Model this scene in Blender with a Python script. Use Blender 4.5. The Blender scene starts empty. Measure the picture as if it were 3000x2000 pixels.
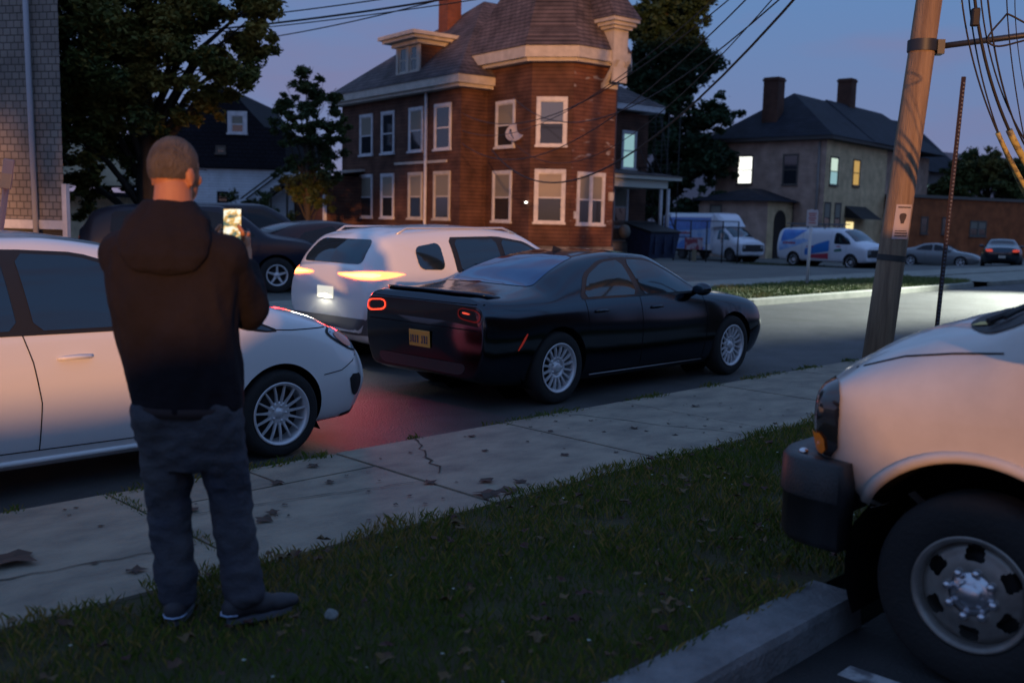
import bpy, bmesh, math, random
import numpy as np
from mathutils import Vector, Matrix, noise
from mathutils.bvhtree import BVHTree
from mathutils.geometry import delaunay_2d_cdt
R = math.radians
SC = bpy.context.scene
COL = SC.collection
random.seed(7)

# ------------------------------------------------------------------ camera
# world: X runs along the street, Y across it towards the houses, Z up, pavement at z = 0
YAW = math.atan2(2264.0, 2287.0); PITCH = math.atan(279.0 / 2287.0); ROLL = 0.023; EYE = 1.62
fh = Vector((math.cos(YAW), math.sin(YAW), 0)); rt0 = Vector((math.sin(YAW), -math.cos(YAW), 0)); zz = Vector((0, 0, 1))
fwd = fh * math.cos(PITCH) - zz * math.sin(PITCH)
up0 = fh * math.sin(PITCH) + zz * math.cos(PITCH)
rt = rt0 * math.cos(ROLL) + up0 * math.sin(ROLL)
up = up0 * math.cos(ROLL) - rt0 * math.sin(ROLL)
cam_d = bpy.data.cameras.new('camera'); cam = bpy.data.objects.new('camera', cam_d); COL.objects.link(cam)
M = Matrix((rt, up, -fwd)).transposed().to_4x4(); M.translation = (0, 0, EYE); cam.matrix_world = M
cam_d.sensor_width = 36.0; cam_d.lens = 36.0 * 2287.0 / 2352.0
cam_d.clip_start = 0.1; cam_d.clip_end = 2000
cam_d.dof.use_dof = True; cam_d.dof.focus_distance = 7.5; cam_d.dof.aperture_fstop = 1.9
SC.camera = cam

# ------------------------------------------------------------------ world: dusk sky
SUN_AZ = R(48.0); SUN_EL = R(2.3)          # the direction the last warm light travels (from behind the camera)
w = bpy.data.worlds.new('World'); SC.world = w; w.use_nodes = True
nt = w.node_tree; nt.nodes.clear()
def N(t, **k):
    n = nt.nodes.new(t)
    for a, b in k.items(): setattr(n, a, b)
    return n
out = N('ShaderNodeOutputWorld'); bg = N('ShaderNodeBackground'); bg.inputs[1].default_value = 1.0
tc = N('ShaderNodeTexCoord'); sep = N('ShaderNodeSeparateXYZ'); nt.links.new(tc.outputs['Generated'], sep.inputs[0])
ramp = N('ShaderNodeValToRGB'); cr = ramp.color_ramp
stops = [(0.0, (.12, .12, .14)), (.02, (.245, .23, .36)), (.08, (.175, .225, .41)), (.20, (.13, .24, .47)), (.42, (.17, .335, .66)), (1.0, (.15, .28, .56))]
cr.elements[0].position = 0; cr.elements[0].color = stops[0][1] + (1,)
cr.elements[1].position = 1; cr.elements[1].color = stops[-1][1] + (1,)
for p, c in stops[1:-1]:
    e = cr.elements.new(p); e.color = c + (1,)
nt.links.new(sep.outputs['Z'], ramp.inputs[0])
# faint mauve cloud streaks
mp = N('ShaderNodeMapping'); mp.inputs['Scale'].default_value = (1.2, 1.2, 5.0); nt.links.new(tc.outputs['Generated'], mp.inputs[0])
no = N('ShaderNodeTexNoise'); no.inputs['Scale'].default_value = 2.6; no.inputs['Detail'].default_value = 5; no.inputs['Roughness'].default_value = .5
nt.links.new(mp.outputs[0], no.inputs['Vector'])
r2 = N('ShaderNodeValToRGB'); r2.color_ramp.elements[0].position = .46; r2.color_ramp.elements[1].position = .72; nt.links.new(no.outputs[0], r2.inputs[0])
mx = N('ShaderNodeMixRGB'); mx.inputs[2].default_value = (.25, .185, .30, 1); nt.links.new(ramp.outputs[0], mx.inputs[1])
ml = N('ShaderNodeMath', operation='MULTIPLY'); ml.inputs[1].default_value = .6; nt.links.new(r2.outputs[0], ml.inputs[0]); nt.links.new(ml.outputs[0], mx.inputs[0])
# warm afterglow low over the horizon behind the camera
dt = N('ShaderNodeVectorMath', operation='DOT_PRODUCT'); dt.inputs[1].default_value = (-math.cos(SUN_AZ), -math.sin(SUN_AZ), 0.0)
nt.links.new(tc.outputs['Generated'], dt.inputs[0])
mr = N('ShaderNodeMapRange'); mr.inputs[1].default_value = .55; mr.inputs[2].default_value = 1.0; nt.links.new(dt.outputs['Value'], mr.inputs[0])
mz = N('ShaderNodeMapRange'); mz.inputs[1].default_value = .30; mz.inputs[2].default_value = .02; nt.links.new(sep.outputs['Z'], mz.inputs[0])
gm = N('ShaderNodeMath', operation='MULTIPLY'); nt.links.new(mr.outputs[0], gm.inputs[0]); nt.links.new(mz.outputs[0], gm.inputs[1])
gs = N('ShaderNodeMixRGB', blend_type='ADD'); gs.inputs[2].default_value = (.42, .20, .09, 1)
nt.links.new(gm.outputs[0], gs.inputs[0]); nt.links.new(mx.outputs[0], gs.inputs[1])
nt.links.new(gs.outputs[0], bg.inputs[0]); nt.links.new(bg.outputs[0], out.inputs[0])
sd = bpy.data.lights.new('sun', 'SUN'); so = bpy.data.objects.new('sun', sd); COL.objects.link(so)
sd.energy = 3.0; sd.angle = R(1.0); sd.color = (1.0, .43, .14)
sdir = Vector((math.cos(SUN_AZ) * math.cos(SUN_EL), math.sin(SUN_AZ) * math.cos(SUN_EL), -math.sin(SUN_EL)))
so.rotation_euler = (-sdir).to_track_quat('Z', 'Y').to_euler()
SC.view_settings.view_transform = 'Standard'; SC.view_settings.look = 'None'; SC.view_settings.exposure = 0.0; SC.view_settings.gamma = 1.0
SC.cycles.max_bounces = 6; SC.cycles.use_denoising = True

# ------------------------------------------------------------------ materials
MATS = {}
def mat(name, col, rough=.6, metal=0, col2=None, scale=4, bump=0, bscale=None, coat=0, emit=None, estr=0, spec=.5, detail=6, stretch=(1, 1, 1), contrast=(.35, .65), trans=0):
    if name in MATS: return MATS[name]
    m = bpy.data.materials.new(name); m.use_nodes = True; t = m.node_tree; b = t.nodes['Principled BSDF']
    b.inputs['Base Color'].default_value = (*col, 1); b.inputs['Roughness'].default_value = rough; b.inputs['Metallic'].default_value = metal
    b.inputs['Specular IOR Level'].default_value = spec; b.inputs['Coat Weight'].default_value = coat; b.inputs['Coat Roughness'].default_value = .04
    if trans: b.inputs['Transmission Weight'].default_value = trans
    if emit: b.inputs['Emission Color'].default_value = (*emit, 1); b.inputs['Emission Strength'].default_value = estr
    if col2 or bump:
        c = t.nodes.new('ShaderNodeTexCoord'); mpn = t.nodes.new('ShaderNodeMapping'); mpn.inputs['Scale'].default_value = stretch
        t.links.new(c.outputs['Object'], mpn.inputs[0])
    if col2:
        n = t.nodes.new('ShaderNodeTexNoise'); n.inputs['Scale'].default_value = scale; n.inputs['Detail'].default_value = detail; n.inputs['Roughness'].default_value = .62
        t.links.new(mpn.outputs[0], n.inputs['Vector'])
        r = t.nodes.new('ShaderNodeValToRGB'); r.color_ramp.elements[0].position = contrast[0]; r.color_ramp.elements[1].position = contrast[1]
        r.color_ramp.elements[0].color = (*col, 1); r.color_ramp.elements[1].color = (*col2, 1)
        t.links.new(n.outputs[0], r.inputs[0]); t.links.new(r.outputs[0], b.inputs['Base Color'])
    if bump:
        n2 = t.nodes.new('ShaderNodeTexNoise'); n2.inputs['Scale'].default_value = bscale or scale * 6; n2.inputs['Detail'].default_value = 5
        t.links.new(mpn.outputs[0], n2.inputs['Vector'])
        bp = t.nodes.new('ShaderNodeBump'); bp.inputs['Strength'].default_value = min(1, bump); bp.inputs['Distance'].default_value = .02
        t.links.new(n2.outputs[0], bp.inputs['Height']); t.links.new(bp.outputs[0], b.inputs['Normal'])
    MATS[name] = m; return m
def courses(name, col, col2, gap, pitch, width, vert=.4, rough=.85, line=.10, brick=True, blot=None):
    """rows of boards / shingles / bricks: brick texture run up the wall, weathered by noise"""
    if name in MATS: return MATS[name]
    m = bpy.data.materials.new(name); m.use_nodes = True; t = m.node_tree; b = t.nodes['Principled BSDF']; b.inputs['Roughness'].default_value = rough
    b.inputs['Specular IOR Level'].default_value = .25
    L = t.links.new
    c = t.nodes.new('ShaderNodeTexCoord'); s = t.nodes.new('ShaderNodeSeparateXYZ'); L(c.outputs['Object'], s.inputs[0])
    a = t.nodes.new('ShaderNodeMath'); a.operation = 'ADD'; L(s.outputs[0], a.inputs[0]); L(s.outputs[1], a.inputs[1])
    cb = t.nodes.new('ShaderNodeCombineXYZ'); L(a.outputs[0], cb.inputs[0]); L(s.outputs[2], cb.inputs[1])
    br = t.nodes.new('ShaderNodeTexBrick'); L(cb.outputs[0], br.inputs['Vector'])
    br.inputs['Scale'].default_value = 1; br.inputs['Brick Width'].default_value = width; br.inputs['Row Height'].default_value = pitch
    br.inputs['Mortar Size'].default_value = pitch * line; br.inputs['Mortar Smooth'].default_value = .4
    br.inputs['Color1'].default_value = (*col, 1); br.inputs['Color2'].default_value = (*col2, 1); br.inputs['Mortar'].default_value = (*gap, 1)
    n = t.nodes.new('ShaderNodeTexNoise'); n.inputs['Scale'].default_value = 1.3; n.inputs['Detail'].default_value = 8; L(c.outputs['Object'], n.inputs['Vector'])
    r = t.nodes.new('ShaderNodeMapRange'); r.inputs[1].default_value = .3; r.inputs[2].default_value = .7; r.inputs[3].default_value = 1 - vert; r.inputs[4].default_value = 1 + vert
    L(n.outputs[0], r.inputs[0])
    mm = t.nodes.new('ShaderNodeVectorMath'); mm.operation = 'SCALE'; L(br.outputs['Color'], mm.inputs[0]); L(r.outputs[0], mm.inputs['Scale'])
    last = mm.outputs[0]
    if blot:
        n3 = t.nodes.new('ShaderNodeTexNoise'); n3.inputs['Scale'].default_value = blot[1]; n3.inputs['Detail'].default_value = 4
        mq = t.nodes.new('ShaderNodeMapping'); mq.inputs['Scale'].default_value = (1, 1, 3.0); L(c.outputs['Object'], mq.inputs[0]); L(mq.outputs[0], n3.inputs['Vector'])
        rr = t.nodes.new('ShaderNodeValToRGB'); rr.color_ramp.elements[0].position = blot[2]; rr.color_ramp.elements[1].position = blot[2] + .06; L(n3.outputs[0], rr.inputs[0])
        mxx = t.nodes.new('ShaderNodeMixRGB'); L(rr.outputs[0], mxx.inputs[0]); L(last, mxx.inputs[1]); mxx.inputs[2].default_value = (*blot[0], 1); last = mxx.outputs[0]
    L(last, b.inputs['Base Color'])
    bp = t.nodes.new('ShaderNodeBump'); bp.inputs['Strength'].default_value = .7; bp.inputs['Distance'].default_value = .015; bp.invert = True
    L(br.outputs['Fac'], bp.inputs['Height']); L(bp.outputs[0], b.inputs['Normal'])
    MATS[name] = m; return m

# ------------------------------------------------------------------ mesh helpers
class MB:
    """collects shapes and links them as ONE mesh object"""
    def __init__(s): s.v = []; s.f = []; s.sm = []; s.mi = []; s.cur = 0
    def add(s, vs, fs, smooth=False):
        o = len(s.v); s.v += [tuple(v) for v in vs]
        for f in fs: s.f.append(tuple(i + o for i in f)); s.sm.append(smooth); s.mi.append(s.cur)
        return s
    def box(s, a, b):
        x0, y0, z0 = a; x1, y1, z1 = b
        return s.obox(((x0 + x1) / 2, (y0 + y1) / 2, (z0 + z1) / 2), (x1 - x0, 0, 0), (0, y1 - y0, 0), (0, 0, z1 - z0))
    def obox(s, c, u, v, w, bev=0):
        c, u, v, w = map(Vector, (c, u, v, w))
        if bev:
            lu, lv, lw = u.length, v.length, w.length
            vs = []; 
            bu, bv, bw = [min(.45, bev / max(l, 1e-6)) for l in (lu, lv, lw)]
            for sx in (-1, 1):
                for sy in (-1, 1):
                    for sz in (-1, 1):
                        X, Y, Z = sx * .5, sy * .5, sz * .5
                        vs.append(c + u * (X - sx * bu) + v * (Y - sy * bv) + w * Z)
                        vs.append(c + u * (X - sx * bu) + v * Y + w * (Z - sz * bw))
                        vs.append(c + u * X + v * (Y - sy * bv) + w * (Z - sz * bw))
            bm = bmesh.new()
            for p in vs: bm.verts.new(p)
            r = bmesh.ops.convex_hull(bm, input=bm.verts)
            bm.verts.index_update()
            s.add([q.co[:] for q in bm.verts], [[q.index for q in f.verts] for f in bm.faces]); bm.free(); return s
        P = [c + u * (i - .5) + v * (j - .5) + w * (k - .5) for i in (0, 1) for j in (0, 1) for k in (0, 1)]
        return s.add(P, [(0, 1, 3, 2), (4, 6, 7, 5), (0, 4, 5, 1), (2, 3, 7, 6), (0, 2, 6, 4), (1, 5, 7, 3)])
    def prism(s, poly, z0, z1, tf=None):
        n = len(poly); vs = [(x, y, z0) for x, y in poly] + [(x, y, z1) for x, y in poly]
        if tf: vs = [tf(*q) for q in vs]
        return s.add(vs, [tuple(range(n))[::-1], tuple(range(n, 2 * n))] + [(i, (i + 1) % n, n + (i + 1) % n, n + i) for i in range(n)])
    def tube(s, pts, rad, n=10, cap=True, smooth=True):
        pts = [Vector(p) for p in pts]; rad = rad if isinstance(rad, (list, tuple)) else [rad] * len(pts)
        vs = []; pu = None
        for i, p in enumerate(pts):
            d = (pts[min(i + 1, len(pts) - 1)] - pts[max(i - 1, 0)]).normalized()
            if pu is None: pu = d.orthogonal().normalized()
            u = (pu - d * pu.dot(d)).normalized(); v = d.cross(u); pu = u
            for k in range(n):
                a = 2 * math.pi * k / n; vs.append(p + (u * math.cos(a) + v * math.sin(a)) * rad[i])
        fs = [(i * n + k, i * n + (k + 1) % n, (i + 1) * n + (k + 1) % n, (i + 1) * n + k) for i in range(len(pts) - 1) for k in range(n)]
        s.add(vs, fs, smooth)
        if cap: o = len(s.v) - len(vs); s.f += [tuple(range(o, o + n))[::-1], tuple(range(len(s.v) - n, len(s.v)))]; s.sm += [False] * 2; s.mi += [s.cur] * 2
        return s
    def lathe(s, prof, c=(0, 0, 0), ax=(0, 0, 1), n=40, smooth=True, arc=None):
        c = Vector(c); ax = Vector(ax).normalized(); u = ax.orthogonal().normalized(); v = ax.cross(u)
        vs = [c + ax * h + (u * math.cos(2 * math.pi * k / n) + v * math.sin(2 * math.pi * k / n)) * r for r, h in prof for k in range(n)]
        fs = [(i * n + k, i * n + (k + 1) % n, (i + 1) * n + (k + 1) % n, (i + 1) * n + k) for i in range(len(prof) - 1) for k in range(n)]
        return s.add(vs, fs, smooth)
    def ico(s, c, r, sc=(1, 1, 1), sub=2, rot=None):
        bm = bmesh.new(); bmesh.ops.create_icosphere(bm, subdivisions=sub, radius=1)
        vs = []
        for q in bm.verts:
            p = Vector((q.co.x * r * sc[0], q.co.y * r * sc[1], q.co.z * r * sc[2]))
            if rot: p = rot @ p
            vs.append(p + Vector(c))
        s.add(vs, [[q.index for q in f.verts] for f in bm.faces], True); bm.free(); return s
    def build(s, name, m, parent=None, fix=True, loc=None):
        me = bpy.data.meshes.new(name); me.from_pydata(s.v, [], s.f)
        for k in (m if isinstance(m, (list, tuple)) else [m]): me.materials.append(k)
        me.polygons.foreach_set('use_smooth', s.sm); me.polygons.foreach_set('material_index', s.mi)
        if fix:
            bm = bmesh.new(); bm.from_mesh(me); bmesh.ops.recalc_face_normals(bm, faces=bm.faces); bm.to_mesh(me); bm.free()
        me.update()
        o = bpy.data.objects.new(name, me); COL.objects.link(o)
        if parent: o.parent = parent
        if loc: o.location = loc
        return o
def tag(o, label, cat, group=None):
    o['label'] = label; o['category'] = cat
    if group: o['group'] = group
    return o
def thing(name, label, cat, loc=(0, 0, 0), rz=0, group=None):
    o = bpy.data.objects.new(name, None); COL.objects.link(o); o.location = loc; o.rotation_euler = (0, 0, rz); o.empty_display_size = .2
    return tag(o, label, cat, group)
def struct(o, kind='structure'): o['kind'] = kind; return o
def dup(root, loc, rz, label, group=None):
    r = root.copy(); COL.objects.link(r); r.location = loc; r.rotation_euler = (0, 0, rz); r['label'] = label
    if group: r['group'] = group
    for ch in list(root.children):
        c = ch.copy(); COL.objects.link(c); c.parent = r
        for g in list(ch.children):
            d = g.copy(); COL.objects.link(d); d.parent = c
    return r
def pchip(xs, ys, x):
    xs = np.asarray(xs, float); ys = np.asarray(ys, float); h = np.diff(xs); d = np.diff(ys) / h; m_ = np.zeros_like(ys)
    for i in range(1, len(xs) - 1):
        if d[i - 1] * d[i] > 0:
            w1 = 2 * h[i] + h[i - 1]; w2 = h[i] + 2 * h[i - 1]; m_[i] = (w1 + w2) / (w1 / d[i - 1] + w2 / d[i])
    m_[0] = d[0]; m_[-1] = d[-1]
    i = int(np.clip(np.searchsorted(xs, x) - 1, 0, len(xs) - 2)); t = (x - xs[i]) / h[i]
    return float((1 + 2 * t) * (1 - t) ** 2 * ys[i] + t * (1 - t) ** 2 * h[i] * m_[i] + t * t * (3 - 2 * t) * ys[i + 1] + t * t * (t - 1) * h[i] * m_[i + 1])
def catmull(P, n):
    P = [np.array(p, float) for p in P]; out = []
    Q = [2 * P[0] - P[1]] + P + [2 * P[-1] - P[-2]]
    for i in range(1, len(Q) - 2):
        p0, p1, p2, p3 = Q[i - 1:i + 3]
        t0 = 0; t1 = t0 + max(1e-4, np.linalg.norm(p1 - p0)) ** .5; t2 = t1 + max(1e-4, np.linalg.norm(p2 - p1)) ** .5; t3 = t2 + max(1e-4, np.linalg.norm(p3 - p2)) ** .5
        for k in range(n):
            t = t1 + (t2 - t1) * k / n
            A1 = (t1 - t) / (t1 - t0) * p0 + (t - t0) / (t1 - t0) * p1; A2 = (t2 - t) / (t2 - t1) * p1 + (t - t1) / (t2 - t1) * p2; A3 = (t3 - t) / (t3 - t2) * p2 + (t - t2) / (t3 - t2) * p3
            B1 = (t2 - t) / (t2 - t0) * A1 + (t - t0) / (t2 - t0) * A2; B2 = (t3 - t) / (t3 - t1) * A2 + (t - t1) / (t3 - t1) * A3
            out.append((t2 - t) / (t2 - t1) * B1 + (t - t1) / (t2 - t1) * B2)
    out.append(P[-1]); return out
def chaikin(P, it=2, r=.05):
    """round the corners of an outline by at most r"""
    for _ in range(it):
        o = []; n = len(P)
        for i in range(n):
            a = np.array(P[i], float); b = np.array(P[(i + 1) % n], float); L = max(1e-6, float(np.linalg.norm(b - a))); t = min(.25, r / L)
            o += [tuple(a + (b - a) * t), tuple(b - (b - a) * t)]
        P = o; r *= .45
    return P
def chaikin_old(P, it=2, q=.22):
    for _ in range(it):
        o = []
        for i in range(len(P)):
            a = np.array(P[i], float); b = np.array(P[(i + 1) % len(P)], float); o += [tuple(a * (1 - q) + b * q), tuple(a * q + b * (1 - q))]
        P = o
    return P
def inside(p, P):
    r = False; j = len(P) - 1
    for i in range(len(P)):
        if (P[i][1] > p[1]) != (P[j][1] > p[1]) and p[0] < (P[j][0] - P[i][0]) * (p[1] - P[i][1]) / (P[j][1] - P[i][1]) + P[i][0]: r = not r
        j = i
    return r
def patch(bvh, poly, ax, sign, off=.004, res=.06, th=0):
    """a panel (window, lamp, seam) lying on a body: outline given in side ('y'), end ('x') or top ('z') view"""
    P = []
    for i in range(len(poly)):
        a = np.array(poly[i], float); b = np.array(poly[(i + 1) % len(poly)], float); n = max(1, int(np.linalg.norm(b - a) / res))
        P += [tuple(a + (b - a) * k / n) for k in range(n)]
    n = len(P); xs = [p[0] for p in P]; ys = [p[1] for p in P]; I = []
    x = min(xs) + res * .5
    while x < max(xs):
        y = min(ys) + res * .5
        while y < max(ys):
            if inside((x, y), P) and min((x - p[0]) ** 2 + (y - p[1]) ** 2 for p in P) > (res * .45) ** 2: I.append((x, y))
            y += res
        x += res
    V, _, F, *_r = delaunay_2d_cdt([Vector(p) for p in P + I], [(i, (i + 1) % n) for i in range(n)], [], 1, 1e-5)
    out = []; ok = []
    for v in V:
        if ax == 'y': o = Vector((v.x, 3 * sign, v.y)); d = Vector((0, -sign, 0))
        elif ax == 'x': o = Vector((9 * sign + (0), v.x, v.y)); d = Vector((-sign, 0, 0))
        else: o = Vector((v.x, v.y, 9)); d = Vector((0, 0, -1))
        h, nn, _i, _d = bvh.ray_cast(o, d)
        if h is None: out.append(None); continue
        if nn.dot(d) > 0: nn = -nn
        out.append(h + nn * off)
    m = {}; vs = []
    for i, q in enumerate(out):
        if q is not None: m[i] = len(vs); vs.append(q)
    fs = [tuple(m[i] for i in f) for f in F if all(i in m for i in f)]
    return vs, fs
def baked(o, name, mods, parent, m):
    """apply remesh / smoothing to a helper mesh and keep only the result"""
    for t, k in mods:
        md = o.modifiers.new('m', t)
        for a, b in k.items(): setattr(md, a, b)
    dg = bpy.context.evaluated_depsgraph_get(); me = bpy.data.meshes.new_from_object(o.evaluated_get(dg)); bpy.data.objects.remove(o)
    me.name = name; me.materials.clear(); me.materials.append(m)
    for p in me.polygons: p.use_smooth = True
    r = bpy.data.objects.new(name, me); COL.objects.link(r)
    if parent: r.parent = parent
    return r

# common materials
m_blackpaint = mat('black_paint', (.065, .078, .095), .13, metal=1.0)
m_whitepaint = mat('white_paint', (.76, .77, .78), .30, coat=.9)
m_glass = mat('dark_glass', (.035, .060, .080), .05, metal=.7, spec=.8, coat=.3)
m_glassb = mat('rear_glass', (.05, .10, .20), .05, metal=.9)
m_glassd = mat('far_car_glass', (.006, .009, .016), .15, spec=.35)
m_black = mat('black_plastic', (.012, .012, .014), .6)
m_void = mat('wheel_arch_black', (.004, .004, .004), .95, spec=.1)
m_tyre = mat('tyre_rubber', (.014, .014, .015), .85, bump=.3, bscale=60)
m_alloy = mat('silver_alloy', (.62, .63, .66), .35, .35)
m_chrome = mat('chrome', (.7, .7, .72), .12, 1)
m_seam = mat('panel_gap', (.010, .010, .012), .8, spec=.1)
m_lampglass = mat('lamp_glass', (.30, .33, .36), .12, .3, coat=1)
# ------------------------------------------------------------------ vehicles
def section(p, n=7):
    zb, zm, zs, zt, wl, wm, ws, wt, cr_ = p
    pts = [(0, zb), (wl * .93, zb), (wl, zb + .05), (wm, zm), (ws, zs), (wt, zt - cr_), (wt * .6, zt - cr_ * .28), (0, zt)]
    return catmull(pts, n)
KEYS = ('x', 'zb', 'zm', 'zs', 'zt', 'wl', 'wm', 'ws', 'wt', 'cr')
def car_body(st, wheels, Ra, nx=150, n=7, endr=.07, ck=.22):
    """closed body lofted along x; wheel openings cut round every axle. wheels = [(x, z)]"""
    st = sorted(st); T = {k: [s[i] for s in st] for i, k in enumerate(KEYS)}
    x0, x1 = st[0][0], st[-1][0]
    xs = [x0 + (x1 - x0) * (.5 - .5 * math.cos(math.pi * i / nx)) * .35 + (x1 - x0) * i / nx * .65 for i in range(nx + 1)]
    rows = []
    for x in xs:
        s = section([pchip(T['x'], T[k], x) for k in KEYS[1:]], n); rows.append((x, s))
    def cap(x, s, sg):
        zc = (s[0][1] + s[-1][1]) / 2; o = []
        for t in (.35, .7, .9, 1.0):
            k = math.sqrt(1 - (t * .9) ** 2) if t < 1 else 0
            ix = endr * t
            o.append((x + sg * ix, [(q[0] * (k * ck + 1 - ck if t < 1 else 0), zc + (q[1] - zc) * (k * ck + 1 - ck if t < 1 else 0)) for q in s]))
        return o
    rows = cap(x0, rows[0][1], -1)[::-1] + rows + cap(x1, rows[-1][1], 1)
    m = len(rows[0][1]); bm = bmesh.new(); G = []
    for x, s in rows:
        G.append([bm.verts.new((x, -y, z)) for y, z in s] + [bm.verts.new((x, y, z)) for y, z in s[::-1][1:-1]])
    k = len(G[0])
    for i in range(len(G) - 1):
        for j in range(k):
            try: bm.faces.new((G[i][j], G[i][(j + 1) % k], G[i + 1][(j + 1) % k], G[i + 1][j]))
            except ValueError: pass
    bmesh.ops.remove_doubles(bm, verts=bm.verts, dist=1e-4)
    bmesh.ops.recalc_face_normals(bm, faces=bm.faces)
    bvh = BVHTree.FromBMesh(bm)
    for wx, wz in wheels:
        kill = [f for f in bm.faces if abs(f.calc_center_median().y) > .5 and (f.calc_center_median().x - wx) ** 2 + (f.calc_center_median().z - wz) ** 2 < Ra ** 2 and f.calc_center_median().z < wz + Ra]
        bmesh.ops.delete(bm, geom=kill, context='FACES')
        for v in bm.verts:
            if v.is_boundary and abs(v.co.y) > .45:
                dx, dz = v.co.x - wx, v.co.z - wz; d = math.hypot(dx, dz)
                if .6 * Ra < d < 1.4 * Ra and abs(v.co.y) > .62: v.co.x = wx + dx / d * Ra; v.co.z = wz + dz / d * Ra
    for f in bm.faces: f.smooth = True
    return bm, bvh
def wheel(par, x, y, z, Rt, Rr, style, side, m_rim):
    """tyre mesh with its rim as a child; side = -1 / +1 is the outward y direction"""
    s = side; w_ = .105
    a = MB(); a.lathe([(Rr - .012, w_ - .015), (Rr + .012, w_), (Rt - .03, w_ + .004), (Rt - .008, w_ - .018), (Rt, w_ - .05), (Rt, -w_ + .05), (Rt - .02, -w_), (Rr, -w_)], ax=(0, s, 0), n=56)
    t = a.build('wheel', m_tyre, par, loc=(x, y, z))
    r = MB(); r.lathe([(Rr - .004, w_ - .008), (Rr + .004, w_ + .002), (Rr - .006, w_ + .004), (Rr - .022, w_ - .008), (Rr - .028, .04), (Rr - .03, -.09)], ax=(0, s, 0), n=56)
    def spoke(ang, r0, r1, w0, w1, d0, d1, th=.018):
        ca, sa = math.cos(ang), math.sin(ang); e = Vector((ca, 0, sa)); u = Vector((-sa, 0, ca)); yy = Vector((0, s, 0))
        P = []
        for rr, ww, dd in ((r0, w0, d0), ((r0 + r1) / 2, (w0 + w1) / 2 * .9, (d0 + d1) / 2 + .006), (r1, w1, d1)):
            P += [e * rr - u * ww + yy * (dd - th), e * rr + u * ww + yy * (dd - th), e * rr + u * ww * .7 + yy * dd, e * rr - u * ww * .7 + yy * dd]
        r.add(P, [(i * 4 + k, i * 4 + (k + 1) % 4, i * 4 + 4 + (k + 1) % 4, i * 4 + 4 + k) for i in range(2) for k in range(4)] + [(0, 1, 2, 3), (8, 9, 10, 11)])
    if style == 'multi':
        for k in range(15): spoke(2 * math.pi * (k + .3) / 15, .075, Rr - .014, .012, .007, .072, .088)
        r.lathe([(.0, .07), (.03, .072), (.034, .062), (.052, .06), (.085, .072), (.088, .05)], ax=(0, s, 0), n=40)
        for k in range(5): r.lathe([(0, .074), (.009, .074), (.010, .055)], c=(math.cos(k * 1.257) * .057, 0, math.sin(k * 1.257) * .057), ax=(0, s, 0), n=8)
    elif style == 'steel':
        for k in range(16): spoke(2 * math.pi * (k + .5) / 16, .10, Rr - .016, .011, .017, .078, .086, .02)
        r.lathe([(.0, .088), (.035, .086), (.05, .078), (.052, .058), (.078, .058), (.085, .072), (.105, .076), (.11, .055)], ax=(0, s, 0), n=40)
        r.lathe([(Rr - .03, .086), (Rr - .012, .092), (Rr - .008, .08)], ax=(0, s, 0), n=56)
        for k in range(5): r.lathe([(0, .075), (.010, .074), (.012, .05)], c=(math.cos(k * 1.257) * .065, 0, math.sin(k * 1.257) * .065), ax=(0, s, 0), n=8)
    elif style == 'five':
        for k in range(5): spoke(2 * math.pi * k / 5 + .3, .05, Rr - .014, .03, .022, .07, .085)
        r.lathe([(.0, .078), (.06, .074), (.065, .05)], ax=(0, s, 0), n=30)
    elif style == 'dish':
        # pressed steel disc with six round-cornered hand holes
        nr, na = 22, 144; g = []; prof = lambda q: .078 + .012 * math.cos((q - .10) / (Rr - .10) * math.pi * 1.0) - .022 * max(0, (q - .13) / (Rr - .13)) ** 2 + .018 * math.exp(-((q - Rr * .80) / .02) ** 2) * .4
        for i in range(nr + 1):
            q = .085 + (Rr - .014 - .085) * i / nr
            g.append([Vector((q * math.cos(2 * math.pi * k / na), s * prof(q), q * math.sin(2 * math.pi * k / na))) for k in range(na)])
        vs = [p for row in g for p in row]; fs = []
        for i in range(nr):
            for k in range(na):
                q = .085 + (Rr - .014 - .085) * (i + .5) / nr; aa = (2 * math.pi * (k + .5) / na) % (math.pi / 3) - math.pi / 6
                if ((q - Rr * .715) / .030) ** 4 + (aa * q / .036) ** 4 < 1: continue
                fs.append((i * na + k, i * na + (k + 1) % na, (i + 1) * na + (k + 1) % na, (i + 1) * na + k))
        r.add(vs, fs, True)
    rim = r.build('rim', m_rim, t, fix=True)
    d = MB(); d.lathe([(0, -.02), (Rr - .03, -.02)], ax=(0, s, 0), n=30)
    d.lathe([(.05, .0), (.14, .01), (.15, -.01)], ax=(0, s, 0), n=30)
    d.build('brake_disc', mat('dark_disc', (.02, .02, .022), .7), t)
    if style == 'dish':
        h = MB(); h.lathe([(0, .125), (.035, .124), (.045, .115), (.052, .10), (.06, .098), (.083, .088), (.09, .07)], ax=(0, s, 0), n=40)
        for k in range(8):
            c = (math.cos(k * math.pi / 4 + .2) * .088, 0, math.sin(k * math.pi / 4 + .2) * .088)
            h.lathe([(0, .118), (.013, .116), (.017, .105), (.018, .07)], c=c, ax=(0, s, 0), n=12)
        h.build('hub_cap', mat('dull_chrome', (.55, .56, .6), .28, .9), t)
    return t
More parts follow.
